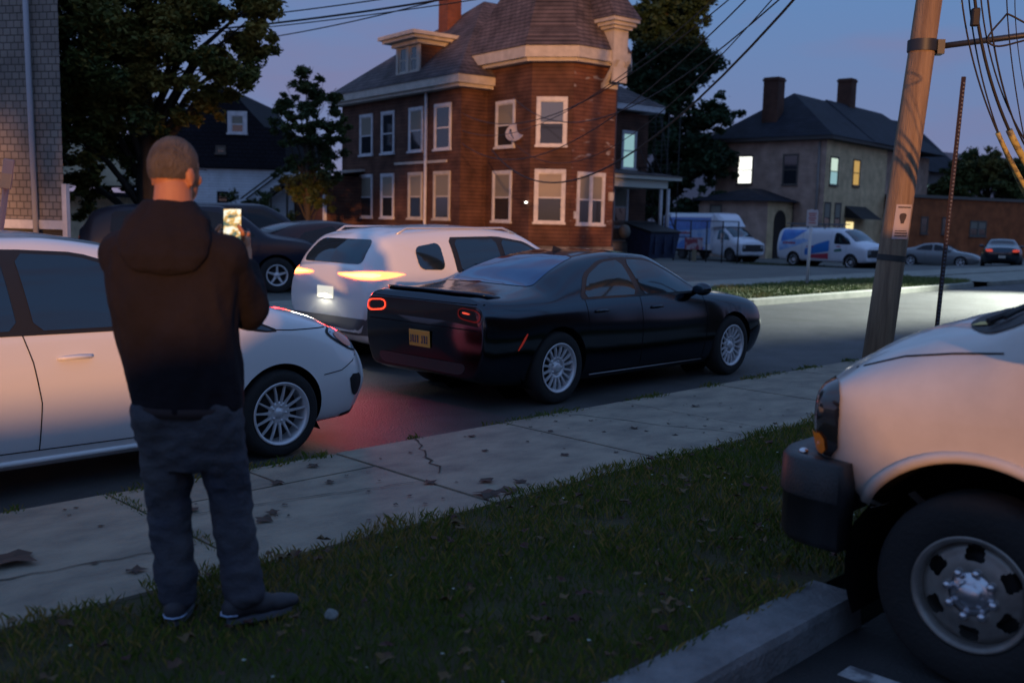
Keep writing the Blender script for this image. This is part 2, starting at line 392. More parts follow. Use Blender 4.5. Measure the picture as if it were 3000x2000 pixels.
def car(name, label, cat, loc, rz, P, group=None):
    """P: stations, wheels (x list), Rt, Rr, ty (wheel centre y), style, paint, and panels [(part, material, view, poly, sides, smooth, off)]"""
    root = thing(name, label, cat, loc, rz, group)
    bm, bvh = car_body(P['st'], [(x, P['Rt']) for x in P['wx']], P['Ra'], P.get('nx', 150), P.get('n', 7), P.get('endr', .07), P.get('ck', .22))
    me = bpy.data.meshes.new('body'); bm.to_mesh(me); bm.free(); me.materials.append(P['paint'])
    b = bpy.data.objects.new('body', me); COL.objects.link(b); b.parent = root
    for x in P['wx']:
        for s in (-1, 1):
            # arch liner following the opening
            L_ = MB(); r_ = P['Ra'] + .004; vs = []; nn = 26
            for k in range(nn + 1):
                a = R(-25) + R(230) * k / nn; px, pz = x + r_ * math.cos(a), P['Rt'] + r_ * math.sin(a)
                h = bvh.ray_cast(Vector((px, 3 * s, pz)), Vector((0, -s, 0)))[0]
                yo = (abs(h.y) if h else P['ty'] + .1) - .006
                if yo < .6: yo = P['ty'] + .08
                vs += [(px, s * yo, pz), (px, s * .42, pz)]
            L_.add(vs, [(2 * k, 2 * k + 1, 2 * k + 3, 2 * k + 2) for k in range(nn)], True)
            L_.lathe([(0, .42), (r_, .42)], c=(x, 0, P['Rt']), ax=(0, s, 0), n=40)
            L_.build('wheel_arch', m_void, root)
            wheel(root, x, s * P['ty'], P['Rt'], P['Rt'], P['Rr'], P['style'], s, P.get('rimm', m_alloy))
    for q in P.get('panels', []):
        part, m, view, poly, sides = q[:5]; it = q[5] if len(q) > 5 else 2; off = q[6] if len(q) > 6 else .004; res = q[7] if len(q) > 7 else .06
        if it: poly = chaikin(poly, it)
        for s in sides:
            pl = poly
            if view == 'xm': pl = [(-y, z) for y, z in poly]
            vs, fs = patch(bvh, pl, 'x' if view in ('x', 'xm') else view, s, off, res)
            if fs:
                g = MB(); g.add(vs, fs, True); g.build(part, m, root, fix=False)
    # seams: thin strips laid on the body, given as side-view polylines
    for line in P.get('seams', []):
        for s in line[1]:
            g = MB(); pts = line[0]; V = []
            dense = []
            for i in range(len(pts) - 1):
                n_ = max(1, int(math.dist(pts[i], pts[i + 1]) / .05))
                dense += [tuple(np.array(pts[i]) * (1 - k / n_) + np.array(pts[i + 1]) * k / n_) for k in range(n_)]
            dense.append(pts[-1])
            for i, p in enumerate(dense):
                a_ = dense[max(0, i - 1)]; b_ = dense[min(len(dense) - 1, i + 1)]; d = np.array([b_[0] - a_[0], b_[1] - a_[1]], float); d /= max(1e-6, np.linalg.norm(d)); nrm = np.array([-d[1], d[0]]) * .0035
                for t in (1, -1):
                    q = (p[0] + nrm[0] * t, p[1] + nrm[1] * t)
                    h = bvh.ray_cast(Vector((q[0], 3 * s, q[1])), Vector((0, -s, 0)))
                    V.append(h[0] + Vector((0, s * .0025, 0)) if h[0] else None)
            if all(v is not None for v in V): g.add(V, [(2 * i, 2 * i + 1, 2 * i + 3, 2 * i + 2) for i in range(len(dense) - 1)], True)
            if g.v: g.build('panel_gap', m_seam, root, fix=False)
    return root, bvh
def handle(root, bvh, x, z, s, m, L=.19):
    h = bvh.ray_cast(Vector((x, 3 * s, z)), Vector((0, -s, 0)))[0]
    g = MB(); y = h.y
    g.tube([(x - L / 2, y - s * .004, z - .003), (x - L / 2 + .03, y + s * .028, z), (x, y + s * .036, z + .003), (x + L / 2 - .03, y + s * .028, z), (x + L / 2, y - s * .004, z - .003)], [.011, .014, .015, .014, .011], 10)
    g.build('door_handle', m, root)
def mirror(root, bvh, x, z, s, m, sz=1.0):
    h = bvh.ray_cast(Vector((x, 3 * s, z)), Vector((0, -s, 0)))[0]; y = abs(h.y)
    g = MB(); g.ico((x - .03, s * (y + .13 * sz), z + .05), .1 * sz, (.75, 1.15, .72), 3); g.tube([(x, s * (y - .02), z + .0), (x - .01, s * (y + .08), z + .03)], [.035, .025], 8)
    t = g.build('mirror', m, root)
    k = MB(); k.ico((x - .10, s * (y + .13 * sz), z + .05), .075 * sz, (.12, 1.15, .72), 2); k.build('mirror_glass', m_glass, t)

def black_sedan():
    st = [ # x, zb, zm, zs, zt, wl, wm, ws, wt, crown
        (.17, .31, .62, .965, 1.07, .80, .885, .84, .70, .03),
        (.27, .27, .62, .975, 1.09, .83, .92, .865, .71, .035),
        (.55, .22, .62, .975, 1.105, .84, .95, .885, .70, .045),
        (.95, .20, .62, .98, 1.15, .86, .955, .90, .68, .05),
        (1.35, .19, .60, .985, 1.30, .87, .955, .90, .62, .055),
        (1.80, .18, .58, .985, 1.42, .87, .95, .895, .58, .06),
        (2.35, .18, .56, .98, 1.475, .87, .945, .89, .575, .06),
        (2.85, .18, .56, .965, 1.45, .87, .945, .89, .585, .06),
        (3.30, .18, .57, .955, 1.27, .87, .945, .89, .66, .055),
        (3.72, .18, .58, .95, 1.06, .87, .95, .89, .76, .05),
        (4.10, .19, .58, .93, 1.015, .87, .955, .885, .74, .045),
        (4.55, .20, .58, .87, .96, .86, .945, .87, .70, .045),
        (4.80, .22, .56, .80, .89, .82, .91, .83, .64, .05),
        (4.91, .25, .52, .74, .82, .76, .85, .77, .58, .05)]
    m_red = mat('tail_lens_dark', (.018, .003, .004), .10, coat=.6)
    m_glow = mat('tail_lens_lit', (.022, .003, .003), .2, emit=(1, .04, .02), estr=.06)
    m_hot = mat('brake_lens_lit', (.8, .05, .02), .2, emit=(1, .05, .02), estr=2.6)
    m_plate = mat('gold_plate', (.62, .33, .05), .45, col2=(.55, .30, .06), scale=20)
    pn = [
        ('window_surround', m_black, 'y', [(1.42, 1.0), (1.66, 1.24), (2.0, 1.37), (2.36, 1.40), (2.82, 1.385), (3.16, 1.24), (3.58, 1.0)], (-1, 1), 1, .003),
        ('side_window', m_glass, 'y', [(1.50, 1.02), (1.70, 1.22), (2.02, 1.345), (2.32, 1.375), (2.36, 1.02)], (-1, 1), 1, .007),
        ('side_window', m_glass, 'y', [(2.46, 1.02), (2.41, 1.375), (2.80, 1.36), (3.12, 1.22), (3.50, 1.02)], (-1, 1), 1, .007),
        ('rear_window', m_glassb, 'z', [(.98, -.62), (1.82, -.44), (1.92, -.2), (1.92, .2), (1.82, .44), (.98, .62), (.90, .3), (.90, -.3)], (1,), 2),
        ('windshield', m_glass, 'z', [(3.60, -.70), (2.98, -.50), (2.93, 0), (2.98, .50), (3.60, .70), (3.68, 0)], (1,), 2),
        ('tail_light', m_red, 'x', [(-.86, .79), (-.84, .975), (-.4, .985), (.4, .985), (.84, .975), (.86, .79), (.4, .82), (-.4, .82)], (-1,), 2, .005, .04),
        ('headlight', m_lampglass, 'x', [(.40, .66), (.74, .70), (.70, .60), (.42, .58)], (1,), 2, .005, .03),
        ('headlight', m_lampglass, 'x', [(-.40, .66), (-.74, .70), (-.70, .60), (-.42, .58)], (1,), 2, .005, .03),
        ('grille', m_black, 'x', [(-.36, .68), (.36, .68), (.34, .52), (-.34, .52)], (1,), 1, .005, .04),
        ('bumper', m_black, 'x', [(-.66, .44), (.66, .44), (.60, .33), (-.60, .33)], (-1,), 2, .004, .04),
        ('side_marker', mat('red_marker', (.35, .02, .02), .3, emit=(1, .08, .04), estr=.12), 'y', [(.50, .57), (.53, .57), (.64, .72), (.61, .72)], (-1, 1), 1, .005, .03)]
    P = dict(st=st, wx=(1.10, 4.15), Rt=.355, Ra=.405, Rr=.242, ty=.835, style='steel', paint=m_blackpaint, panels=pn, nx=170, n=8, endr=.04, ck=.12,
             seams=[([(2.40, 1.02), (2.40, .5), (2.42, .27)], (-1, 1)), ([(3.55, 1.0), (3.60, .7), (3.58, .27)], (-1, 1)), ([(1.50, 1.0), (1.52, .72)], (-1, 1)), ([(1.58, .26), (3.66, .25)], (-1, 1)), ([(.12, .76), (.5, .77), (.72, .70)], (-1, 1))])
    root, bvh = car('black_sedan', 'black four door sedan with silver spoked wheels parked at the kerb in mid view', 'car', (6.02, 7.33, -.15), 0, P)
    for s in (-1, 1):
        for x in (1.72, 2.66): handle(root, bvh, x, .885, s, m_blackpaint, .2)
        mirror(root, bvh, 3.42, 1.0, s, m_blackpaint)
        # lamp loops at either end of the tail panel; the far one burns
        c = [(s * .53, .855), (s * .835, .825), (s * .84, .945), (s * .54, .965)]
        lo = chaikin(c, 2); inn = chaikin([(s * .548, .868), (s * .815, .84), (s * .822, .934), (s * .555, .955)], 2)
        g = MB()
        A = []; B = []
        for (a, b_) in zip(lo, inn):
            ha = bvh.ray_cast(Vector((-9, a[0], a[1])), Vector((1, 0, 0)))[0]; hb = bvh.ray_cast(Vector((-9, b_[0], b_[1])), Vector((1, 0, 0)))[0]
            A.append(ha + Vector((-.012, 0, 0))); B.append(hb + Vector((-.012, 0, 0)))
        n_ = len(A); g.add(A + B, [(i, (i + 1) % n_, n_ + (i + 1) % n_, n_ + i) for i in range(n_)], True)
        tl = g.build('tail_light', m_glow if s < 0 else m_hot, root, fix=False)
        if s < 0:
            g = MB(); vs, fs = patch(bvh, chaikin([(-.60, .905), (-.70, .90), (-.70, .915), (-.60, .925)], 1), 'x', -1, .014, .02); g.add(vs, fs, True)
            g.build('lamp_strip', mat('tail_strip', (.8, .1, .05), .3, emit=(1, .09, .04), estr=.8), tl, fix=False)
        if s < 0: continue
        ld = bpy.data.lights.new('brake_lamp', 'AREA'); ld.shape = 'RECTANGLE'; ld.size = .3; ld.size_y = .1; ld.energy = 16.0; ld.color = (1, .008, .02)
        lo_ = bpy.data.objects.new('brake_lamp', ld); COL.objects.link(lo_); lo_.parent = tl; lo_.location = (-.10, s * .70, .9); lo_.rotation_euler = (0, R(90 - 32), 0)
    # trunk lip spoiler
    g = MB(); pts = []
    for k in range(25):
        y = -.74 + 1.48 * k / 24; h = bvh.ray_cast(Vector((.24 + .16 * (y / .74) ** 4, y, 9)), Vector((0, 0, -1)))[0]; pts.append(h)
    V = []
    for h in pts: V += [h + Vector((-.09, 0, .022)), h + Vector((-.085, 0, -.0)), h + Vector((.09, 0, -.006)), h + Vector((.05, 0, .012))]
    g.add(V, [(i * 4 + k, i * 4 + (k + 1) % 4, i * 4 + 4 + (k + 1) % 4, i * 4 + 4 + k) for i in range(24) for k in range(4)] + [(0, 1, 2, 3), (96, 97, 98, 99)], True)
    g.build('spoiler', m_blackpaint, root)
    for poly in ([(-.80, .765), (.80, .765), (.80, .755), (-.80, .755)], [(-.82, 1.0), (.82, 1.0), (.82, .992), (-.82, .992)]):
        g = MB(); vs, fs = patch(bvh, poly, 'x', -1, .004, .05); g.add(vs, fs, True); g.build('panel_gap', m_seam, root, fix=False)
    # plate
    h = bvh.ray_cast(Vector((-9, 0, .62)), Vector((1, 0, 0)))[0]
    g = MB(); g.obox((h.x - .014, 0, .62), (.006, 0, 0), (0, .31, 0), (-.01, 0, .16), .004); pl = g.build('license_plate', m_plate, root)
    g = MB()
    for i, (a, hh) in enumerate(((-.115, .075), (-.08, .075), (-.045, .075), (.02, .075), (.055, .075), (.09, .075), (.122, .075))):
        g.obox((h.x - .019, a, .612), (.002, 0, 0), (0, .012 + .006 * (i % 2), 0), (-.005, 0, hh)); 
        g.obox((h.x - .019, a + .008, .612 + (.03 if i % 2 else -.03)), (.002, 0, 0), (0, .016, 0), (0, 0, .011))
    g.obox((h.x - .019, 0, .685), (.002, 0, 0), (0, .14, 0), (0, 0, .014)); g.build('plate_number', mat('plate_ink', (.03, .03, .08), .5), pl)
    # antenna fin and sill chrome line, badge letters bar
    g = MB(); g.add([(1.98, -.012, 1.445), (2.13, -.02, 1.455), (2.13, .02, 1.455), (1.98, .012, 1.445), (2.0, 0, 1.50), (1.985, 0, 1.505)], [(0, 1, 4, 5), (2, 3, 5, 4), (1, 2, 4), (0, 5, 3), (0, 3, 2, 1)]); g.build('antenna', m_black, root)
    g = MB()
    for s in (-1, 1): g.tube([(1.62, s * .876, .235), (3.6, s * .876, .235)], .006, 6)
    g.build('sill_trim', mat('sill', (.35, .35, .37), .3, .6), root)
    return root
black_sedan()

def white_hatch():
    st = [(.06, .36, .62, .92, 1.10, .62, .76, .70, .55, .07),
        (.20, .28, .62, .95, 1.32, .76, .87, .80, .58, .08),
        (.50, .23, .62, .98, 1.50, .82, .905, .86, .60, .08),
        (1.10, .19, .60, .99, 1.60, .84, .915, .875, .61, .08),
        (1.90, .18, .58, .99, 1.625, .84, .915, .88, .61, .08),
        (2.40, .18, .58, .985, 1.575, .84, .915, .88, .615, .08),
        (2.85, .18, .58, .98, 1.42, .84, .915, .88, .65, .07),
        (3.25, .18, .59, .98, 1.24, .84, .915, .88, .70, .065),
        (3.60, .18, .60, .97, 1.115, .84, .915, .87, .74, .06),
        (3.95, .20, .60, .90, 1.03, .83, .905, .84, .68, .06),
        (4.20, .21, .56, .80, .92, .78, .86, .78, .58, .06),
        (4.34, .24, .50, .70, .80, .66, .76, .66, .46, .06)]
    m_head = mat('headlamp_glass', (.42, .47, .54), .12, .3, coat=1)
    pn = [('window_surround', m_black, 'y', [(.50, 1.02), (.70, 1.40), (1.2, 1.50), (1.76, 1.52), (2.16, 1.50), (2.62, 1.36), (3.02, 1.14), (3.52, .93), (3.36, .93), (3.06, 1.0)], (-1, 1), 1, .003),
        ('side_window', m_glass, 'y', [(.55, 1.05), (.75, 1.38), (1.2, 1.475), (1.68, 1.495), (1.72, 1.04)], (-1, 1), 1, .007),
        ('side_window', m_glass, 'y', [(1.82, 1.035), (1.77, 1.495), (2.15, 1.475), (2.60, 1.33), (2.92, 1.16), (3.05, 1.03)], (-1, 1), 1, .007),
        ('quarter_window', m_glass, 'y', [(3.12, 1.02), (3.06, 1.09), (3.30, 1.0), (3.46, .94), (3.38, .94)], (-1, 1), 1, .007, .03),
        ('windshield', m_glass, 'z', [(3.40, -.62), (2.55, -.50), (2.5, 0), (2.55, .50), (3.40, .62), (3.52, 0)], (1,), 2),
        ('headlight', m_black, 'y', [(3.90, .905), (4.05, .94), (4.27, .87), (4.325, .735), (4.20, .72), (3.99, .825)], (-1, 1), 2, .004, .03), ('headlight', m_head, 'y', [(3.93, .90), (4.05, .925), (4.25, .86), (4.30, .74), (4.20, .735), (4.02, .83)], (-1, 1), 2, .006, .03),
        ('fog_vent', m_black, 'y', [(4.13, .56), (4.30, .55), (4.31, .40), (4.22, .37), (4.17, .42)], (-1, 1), 1, .005, .03),
        ('grille', m_black, 'x', [(-.42, .66), (.42, .66), (.36, .40), (-.36, .40)], (1,), 2, .005, .04),
        ('bumper', m_black, 'y', [(4.10, .245), (4.34, .265), (4.34, .235), (4.10, .215)], (-1, 1), 0, .006, .03)]
    P = dict(st=st, wx=(.86, 3.51), Rt=.325, Ra=.372, Rr=.232, ty=.81, style='multi', paint=m_whitepaint, panels=pn, nx=170, n=8, endr=.06,
        seams=[([(1.74, 1.03), (1.79, .85), (1.83, .6), (1.82, .30)], (-1, 1)), ([(3.10, 1.0), (3.14, .7), (3.10, .3)], (-1, 1)), ([(.95, .31), (3.14, .29)], (-1, 1)), ([(3.30, .955), (3.6, .935), (3.95, .93)], (-1, 1)), ([(4.26, .74), (4.18, .66), (4.05, .60), (3.88, .58)], (-1, 1))])
    root, bvh = car('white_hatchback', 'white family hatchback with thin spoked wheels parked at the kerb behind the standing man', 'car', (.40, 7.13, -.15), 0, P)
    for s in (-1, 1):
        for x in (.95, 2.04): handle(root, bvh, x, .865, s, m_whitepaint, .21)
    mirror(root, bvh, 3.05, 1.02, 1, m_whitepaint)
    for s in (-1, 1):
        g = MB(); vs, fs = patch(bvh, chaikin([(3.97, .885), (4.12, .885), (4.20, .765), (4.10, .775)], 2), 'y', s, .012, .02); g.add(vs, fs, True)
        g.build('turn_lamp', mat('amber_lens', (.70, .16, .07), .2, coat=1), root, fix=False)
        g = MB(); g.tube([(1.0, s * .845, .235), (3.1, s * .845, .235)], .02, 8); g.build('sill', m_whitepaint, root)
    return root
white_hatch()

def white_suv():
    st = [(.05, .42, .72, 1.00, 1.22, .66, .80, .76, .62, .06),
        (.16, .32, .70, 1.04, 1.38, .76, .88, .84, .66, .07),
        (.40, .26, .68, 1.06, 1.575, .82, .92, .88, .66, .07),
        (.80, .24, .66, 1.07, 1.65, .84, .93, .89, .66, .08),
        (1.7, .22, .64, 1.07, 1.69, .85, .93, .90, .66, .08),
        (2.5, .22, .64, 1.06, 1.645, .85, .93, .90, .66, .08),
        (3.0, .22, .64, 1.05, 1.44, .85, .93, .90, .70, .07),
        (3.5, .22, .65, 1.03, 1.17, .85, .93, .89, .76, .06),
        (4.1, .24, .64, .97, 1.09, .84, .92, .87, .70, .06),
        (4.45, .28, .60, .88, .98, .76, .86, .80, .60, .06),
        (4.6, .33, .56, .78, .86, .62, .76, .68, .5, .06)]
    m_bar = mat('lit_tail_bar', (.8, .1, .05), .2, emit=(1, .16, .05), estr=6)
    m_core = mat('lit_tail_core', (.9, .5, .2), .2, emit=(1, .38, .10), estr=6)
    pn = [('window_surround', m_black, 'y', [(1.30, 1.09), (1.26, 1.54), (2.1, 1.555), (2.60, 1.49), (3.10, 1.26), (3.34, 1.08)], (-1, 1), 1, .003), ('side_window', m_glass, 'y', [(.72, 1.16), (.70, 1.42), (1.10, 1.48), (1.12, 1.15)], (-1, 1), 2, .007),
        ('side_window', m_glass, 'y', [(1.38, 1.12), (1.34, 1.51), (2.05, 1.52), (2.10, 1.11)], (-1, 1), 1, .007),
        ('side_window', m_glass, 'y', [(2.18, 1.11), (2.15, 1.515), (2.55, 1.46), (3.05, 1.25), (3.25, 1.10)], (-1, 1), 1, .007),
        ('rear_window', m_glass, 'x', [(-.60, 1.22), (-.52, 1.50), (.52, 1.50), (.60, 1.22)], (-1,), 2, .004, .05),
        ('windshield', m_glass, 'z', [(3.40, -.66), (2.72, -.52), (2.68, 0), (2.72, .52), (3.40, .66), (3.46, 0)], (1,), 2),
        ('tail_light', m_bar, 'x', [(-.87, 1.15), (-.87, 1.045), (-.62, 1.05), (-.26, 1.085), (-.24, 1.115), (-.62, 1.14)], (-1,), 2, .006, .025),
        ('tail_light', m_bar, 'x', [(.87, 1.15), (.87, 1.045), (.62, 1.05), (.26, 1.085), (.24, 1.115), (.62, 1.14)], (-1,), 2, .006, .025),
        ('tail_light', m_core, 'x', [(-.82, 1.125), (-.82, 1.07), (-.62, 1.075), (-.34, 1.095), (-.34, 1.107), (-.62, 1.12)], (-1,), 1, .009, .02),
        ('tail_light', m_core, 'x', [(.82, 1.125), (.82, 1.07), (.62, 1.075), (.34, 1.095), (.34, 1.107), (.62, 1.12)], (-1,), 1, .009, .02),
        ('bumper', mat('grey_plastic', (.10, .10, .11), .6), 'x', [(-.80, .60), (.80, .60), (.76, .40), (-.76, .40)], (-1,), 1, .005, .05),
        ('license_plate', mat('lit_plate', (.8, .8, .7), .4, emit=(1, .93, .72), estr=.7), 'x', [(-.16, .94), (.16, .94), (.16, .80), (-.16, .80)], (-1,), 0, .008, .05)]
    P = dict(st=st, wx=(.90, 3.65), Rt=.36, Ra=.41, Rr=.24, ty=.82, style='five', paint=m_whitepaint, panels=pn, nx=120, n=7,
        seams=[([(1.34, 1.1), (1.36, .8), (1.30, .6)], (-1, 1)), ([(2.14, 1.1), (2.16, .4)], (-1, 1)), ([(3.2, 1.05), (3.2, .4)], (-1, 1))])
    root, bvh = car('white_crossover', 'white crossover with lit red tail lamps driving along the street past the black sedan', 'car', (6.86, 9.92, -.15), 0, P)
    for s in (-1, 1):
        mirror(root, bvh, 3.2, 1.12, s, m_whitepaint)
        for x in (1.5, 2.35): handle(root, bvh, x, .98, s, m_whitepaint)
        g = MB(); g.tube([(.55, s * .60, 1.56), (.7, s * .62, 1.64), (2.3, s * .62, 1.66), (2.55, s * .62, 1.58)], .014, 6); g.build('roof_rail', m_alloy, root)
    ld = bpy.data.lights.new('plate_lamp', 'AREA'); ld.shape = 'RECTANGLE'; ld.size = .5; ld.size_y = .06; ld.energy = 16; ld.color = (1, .93, .72)
    lo = bpy.data.objects.new('plate_lamp', ld); COL.objects.link(lo); lo.parent = root; lo.location = (-.14, 0, .99); lo.rotation_euler = (0, R(50), 0)
    for s in (-1, 1):
        ld = bpy.data.lights.new('tail_lamp', 'AREA'); ld.shape = 'RECTANGLE'; ld.size = .12; ld.size_y = .35; ld.energy = 3; ld.color = (1, .02, .02)
        lo = bpy.data.objects.new('tail_lamp', ld); COL.objects.link(lo); lo.parent = root; lo.location = (-.12, s * .62, 1.06); lo.rotation_euler = (0, R(80), 0)
white_suv()

def van_parts(front=True, high=False):
    z = 0
    st = [(.04, .42, .80, 1.15, 1.98, .88, .95, .95, .72, .12),
        (.20, .36, .80, 1.18, 2.06, .93, 1.0, .985, .76, .12),
        (1.0, .34, .80, 1.20, 2.10, .94, 1.0, .99, .78, .12),
        (3.2, .34, .80, 1.20, 2.10, .94, 1.0, .99, .78, .12),
        (3.95, .34, .80, 1.20, 2.05, .94, 1.0, .99, .78, .12),
        (4.45, .34, .80, 1.18, 1.80, .94, 1.0, .985, .80, .10),
        (4.88, .34, .80, 1.15, 1.50, .94, 1.0, .98, .84, .11),
        (5.02, .34, .80, 1.13, 1.44, .94, 1.0, .98, .85, .13),
        (5.25, .36, .80, 1.12, 1.385, .93, .995, .975, .84, .13),
        (5.48, .38, .78, 1.09, 1.30, .92, .985, .965, .82, .12),
        (5.60, .42, .76, 1.06, 1.215, .90, .965, .945, .80, .10)]
    return st
m_vanwhite = mat('van_paint', (.58, .55, .52), .36, coat=.6, col2=(.48, .45, .42), scale=2.5)
def near_van():
    m_head = mat('headlamp_black', (.02, .02, .022), .1, coat=1)
    m_turn = mat('amber_turn_lens', (.62, .16, .02), .25, coat=.6, emit=(1, .3, .03), estr=.05)
    pn = [('side_window', m_glass, 'y', [(3.75, 1.26), (3.75, 1.86), (4.05, 1.86), (4.60, 1.52), (4.76, 1.26)], (-1, 1), 2),
        ('windshield', m_glass, 'z', [(4.84, -.80), (4.15, -.72), (4.1, 0), (4.15, .72), (4.84, .80), (4.95, 0)], (1,), 2),
        ('cowl', m_black, 'z', [(5.16, -.58), (5.02, -.78), (4.84, -.84), (4.86, -.70), (4.94, 0), (4.86, .70), (4.84, .84), (5.02, .78), (5.16, .58), (5.20, 0)], (1,), 2, .006, .05),
        ('headlight', m_head, 'y', [(5.49, .80), (5.485, 1.04), (5.52, 1.11), (5.58, 1.115), (5.66, 1.10), (5.66, .80)], (-1, 1), 1, .010, .03),
        ('turn_signal', m_turn, 'y', [(5.55, .81), (5.55, .90), (5.64, .90), (5.64, .81)], (-1, 1), 1, .018, .02),
        ('grille', m_black, 'x', [(-.86, 1.08), (.86, 1.08), (.90, .80), (-.90, .80)], (1,), 1, .006, .05),
        ('headlight', m_lampglass, 'x', [(.55, 1.06), (.84, 1.06), (.86, .95), (.55, .95)], (1,), 1, .012, .05),
        ('headlight', m_lampglass, 'x', [(-.55, 1.06), (-.84, 1.06), (-.86, .95), (-.55, .95)], (1,), 1, .012, .05),
        ('turn_signal', m_turn, 'x', [(.62, .93), (.85, .93), (.88, .83), (.62, .83)], (1,), 1, .012, .05),
        ('turn_signal', m_turn, 'x', [(-.62, .93), (-.85, .93), (-.88, .83), (-.62, .83)], (1,), 1, .012, .05)]
    st = [list(s) for s in van_parts()]
    st[-2][1] = .66; st[-2][2] = .88; st[-1][1] = .74; st[-1][2] = .92; st[-3][1] = .50
    P = dict(st=[tuple(s) for s in st], wx=(1.45, 4.93), Rt=.378, Ra=.505, Rr=.222, ty=.875, style='dish', rimm=mat('painted_steel', (.30, .29, .27), .42, .5, col2=(.16, .15, .14), scale=5), paint=m_vanwhite, panels=pn, nx=190, n=8, endr=.035,
        seams=[([(4.20, 1.26), (4.3, 1.0), (4.28, .6)], (-1, 1)), ([(4.9, 1.30), (5.1, 1.275), (5.3, 1.24), (5.52, 1.165)], (-1, 1)), ([(3.5, 1.3), (3.5, .42)], (-1, 1))])
    root, bvh = car('near_cargo_van', 'white work van nosing in at the right edge with black bumper and amber turn lamp', 'van', (4.80, -3.62, -.13), R(90), P)
    # black bumper wrapping the nose
    g = MB(); prof = [(.060, .80), (.078, .785), (.082, .64), (.082, .63), (.070, .625), (.070, .46), (.055, .43), (-.06, .43), (-.06, .79)]
    path = [(5.43, 1.0), (5.58, .995), (5.64, .975), (5.68, .93), (5.71, .85), (5.73, .4), (5.73, 0)]; path = path + [(x, -y) for x, y in path[-2::-1]]
    V = []
    for i, (x, y) in enumerate(path):
        a = path[max(0, i - 1)]; b = path[min(len(path) - 1, i + 1)]; d = Vector((b[0] - a[0], b[1] - a[1])).normalized(); nrm = Vector((-d.y, d.x))
        if nrm.dot(Vector((x - 4.6, y))) < 0: nrm = -nrm
        V += [(x + nrm.x * o, y + nrm.y * o, z) for o, z in prof]
    n = len(prof); g.add(V, [(i * n + k, i * n + (k + 1) % n, i * n + n + (k + 1) % n, i * n + n + k) for i in range(len(path) - 1) for k in range(n)] + [tuple(range(n)), tuple(range(len(V) - n, len(V)))], True)
    g.build('bumper', mat('bumper_plastic', (.020, .021, .024), .42, bump=.15, bscale=90), root)
    # arch lips
    for s in (-1, 1):
        g = MB(); pts = []
        for k in range(31):
            a = R(-8 + 196 * k / 30); px, pz = 4.93 + .53 * math.cos(a), .378 + .53 * math.sin(a)
            h = bvh.ray_cast(Vector((px, 3 * s, pz)), Vector((0, -s, 0)))[0]
            if h: pts.append(h + Vector((0, s * .0, 0)))
        g.tube(pts, .024, 10); g.build('fender_lip', m_vanwhite, root)
    mirror(root, bvh, 4.62, 1.34, -1, m_black, 1.5); mirror(root, bvh, 4.62, 1.34, 1, m_black, 1.5)
    # wipers on the cowl and the yellow sticker
    g = MB(); zt = lambda x, y: bvh.ray_cast(Vector((x, y, 9)), Vector((0, 0, -1)))[0].z
    for y0, y1 in ((.70, .1), (.05, -.5)):
        P_ = [(4.98 - .10 * t, y0 + (y1 - y0) * t, zt(4.98 - .10 * t, y0 + (y1 - y0) * t) + .03) for t in [i / 8 for i in range(9)]]; g.tube(P_, .010, 6)
        g.tube([(P_[0][0] + .06, P_[0][1], P_[0][2] - .02), P_[2]], .014, 6)
    g.build('wiper', m_black, root)
    vs, fs = patch(bvh, [(5.04, .66), (5.13, .62), (5.11, .57), (5.02, .61)], 'z', 1, .012, .02); g = MB(); g.add(vs, fs); g.build('sticker', mat('yellow_sticker', (.55, .42, .12), .6), root, fix=False)
    # bright reflective bolt head on bumper corner
    g = MB()
    for s in (-1, 1): g.ico((5.66, s * .955, .80), .022, (1, 1, .7), 2)
    g.build('bumper_stud', m_chrome, root)
near_van()

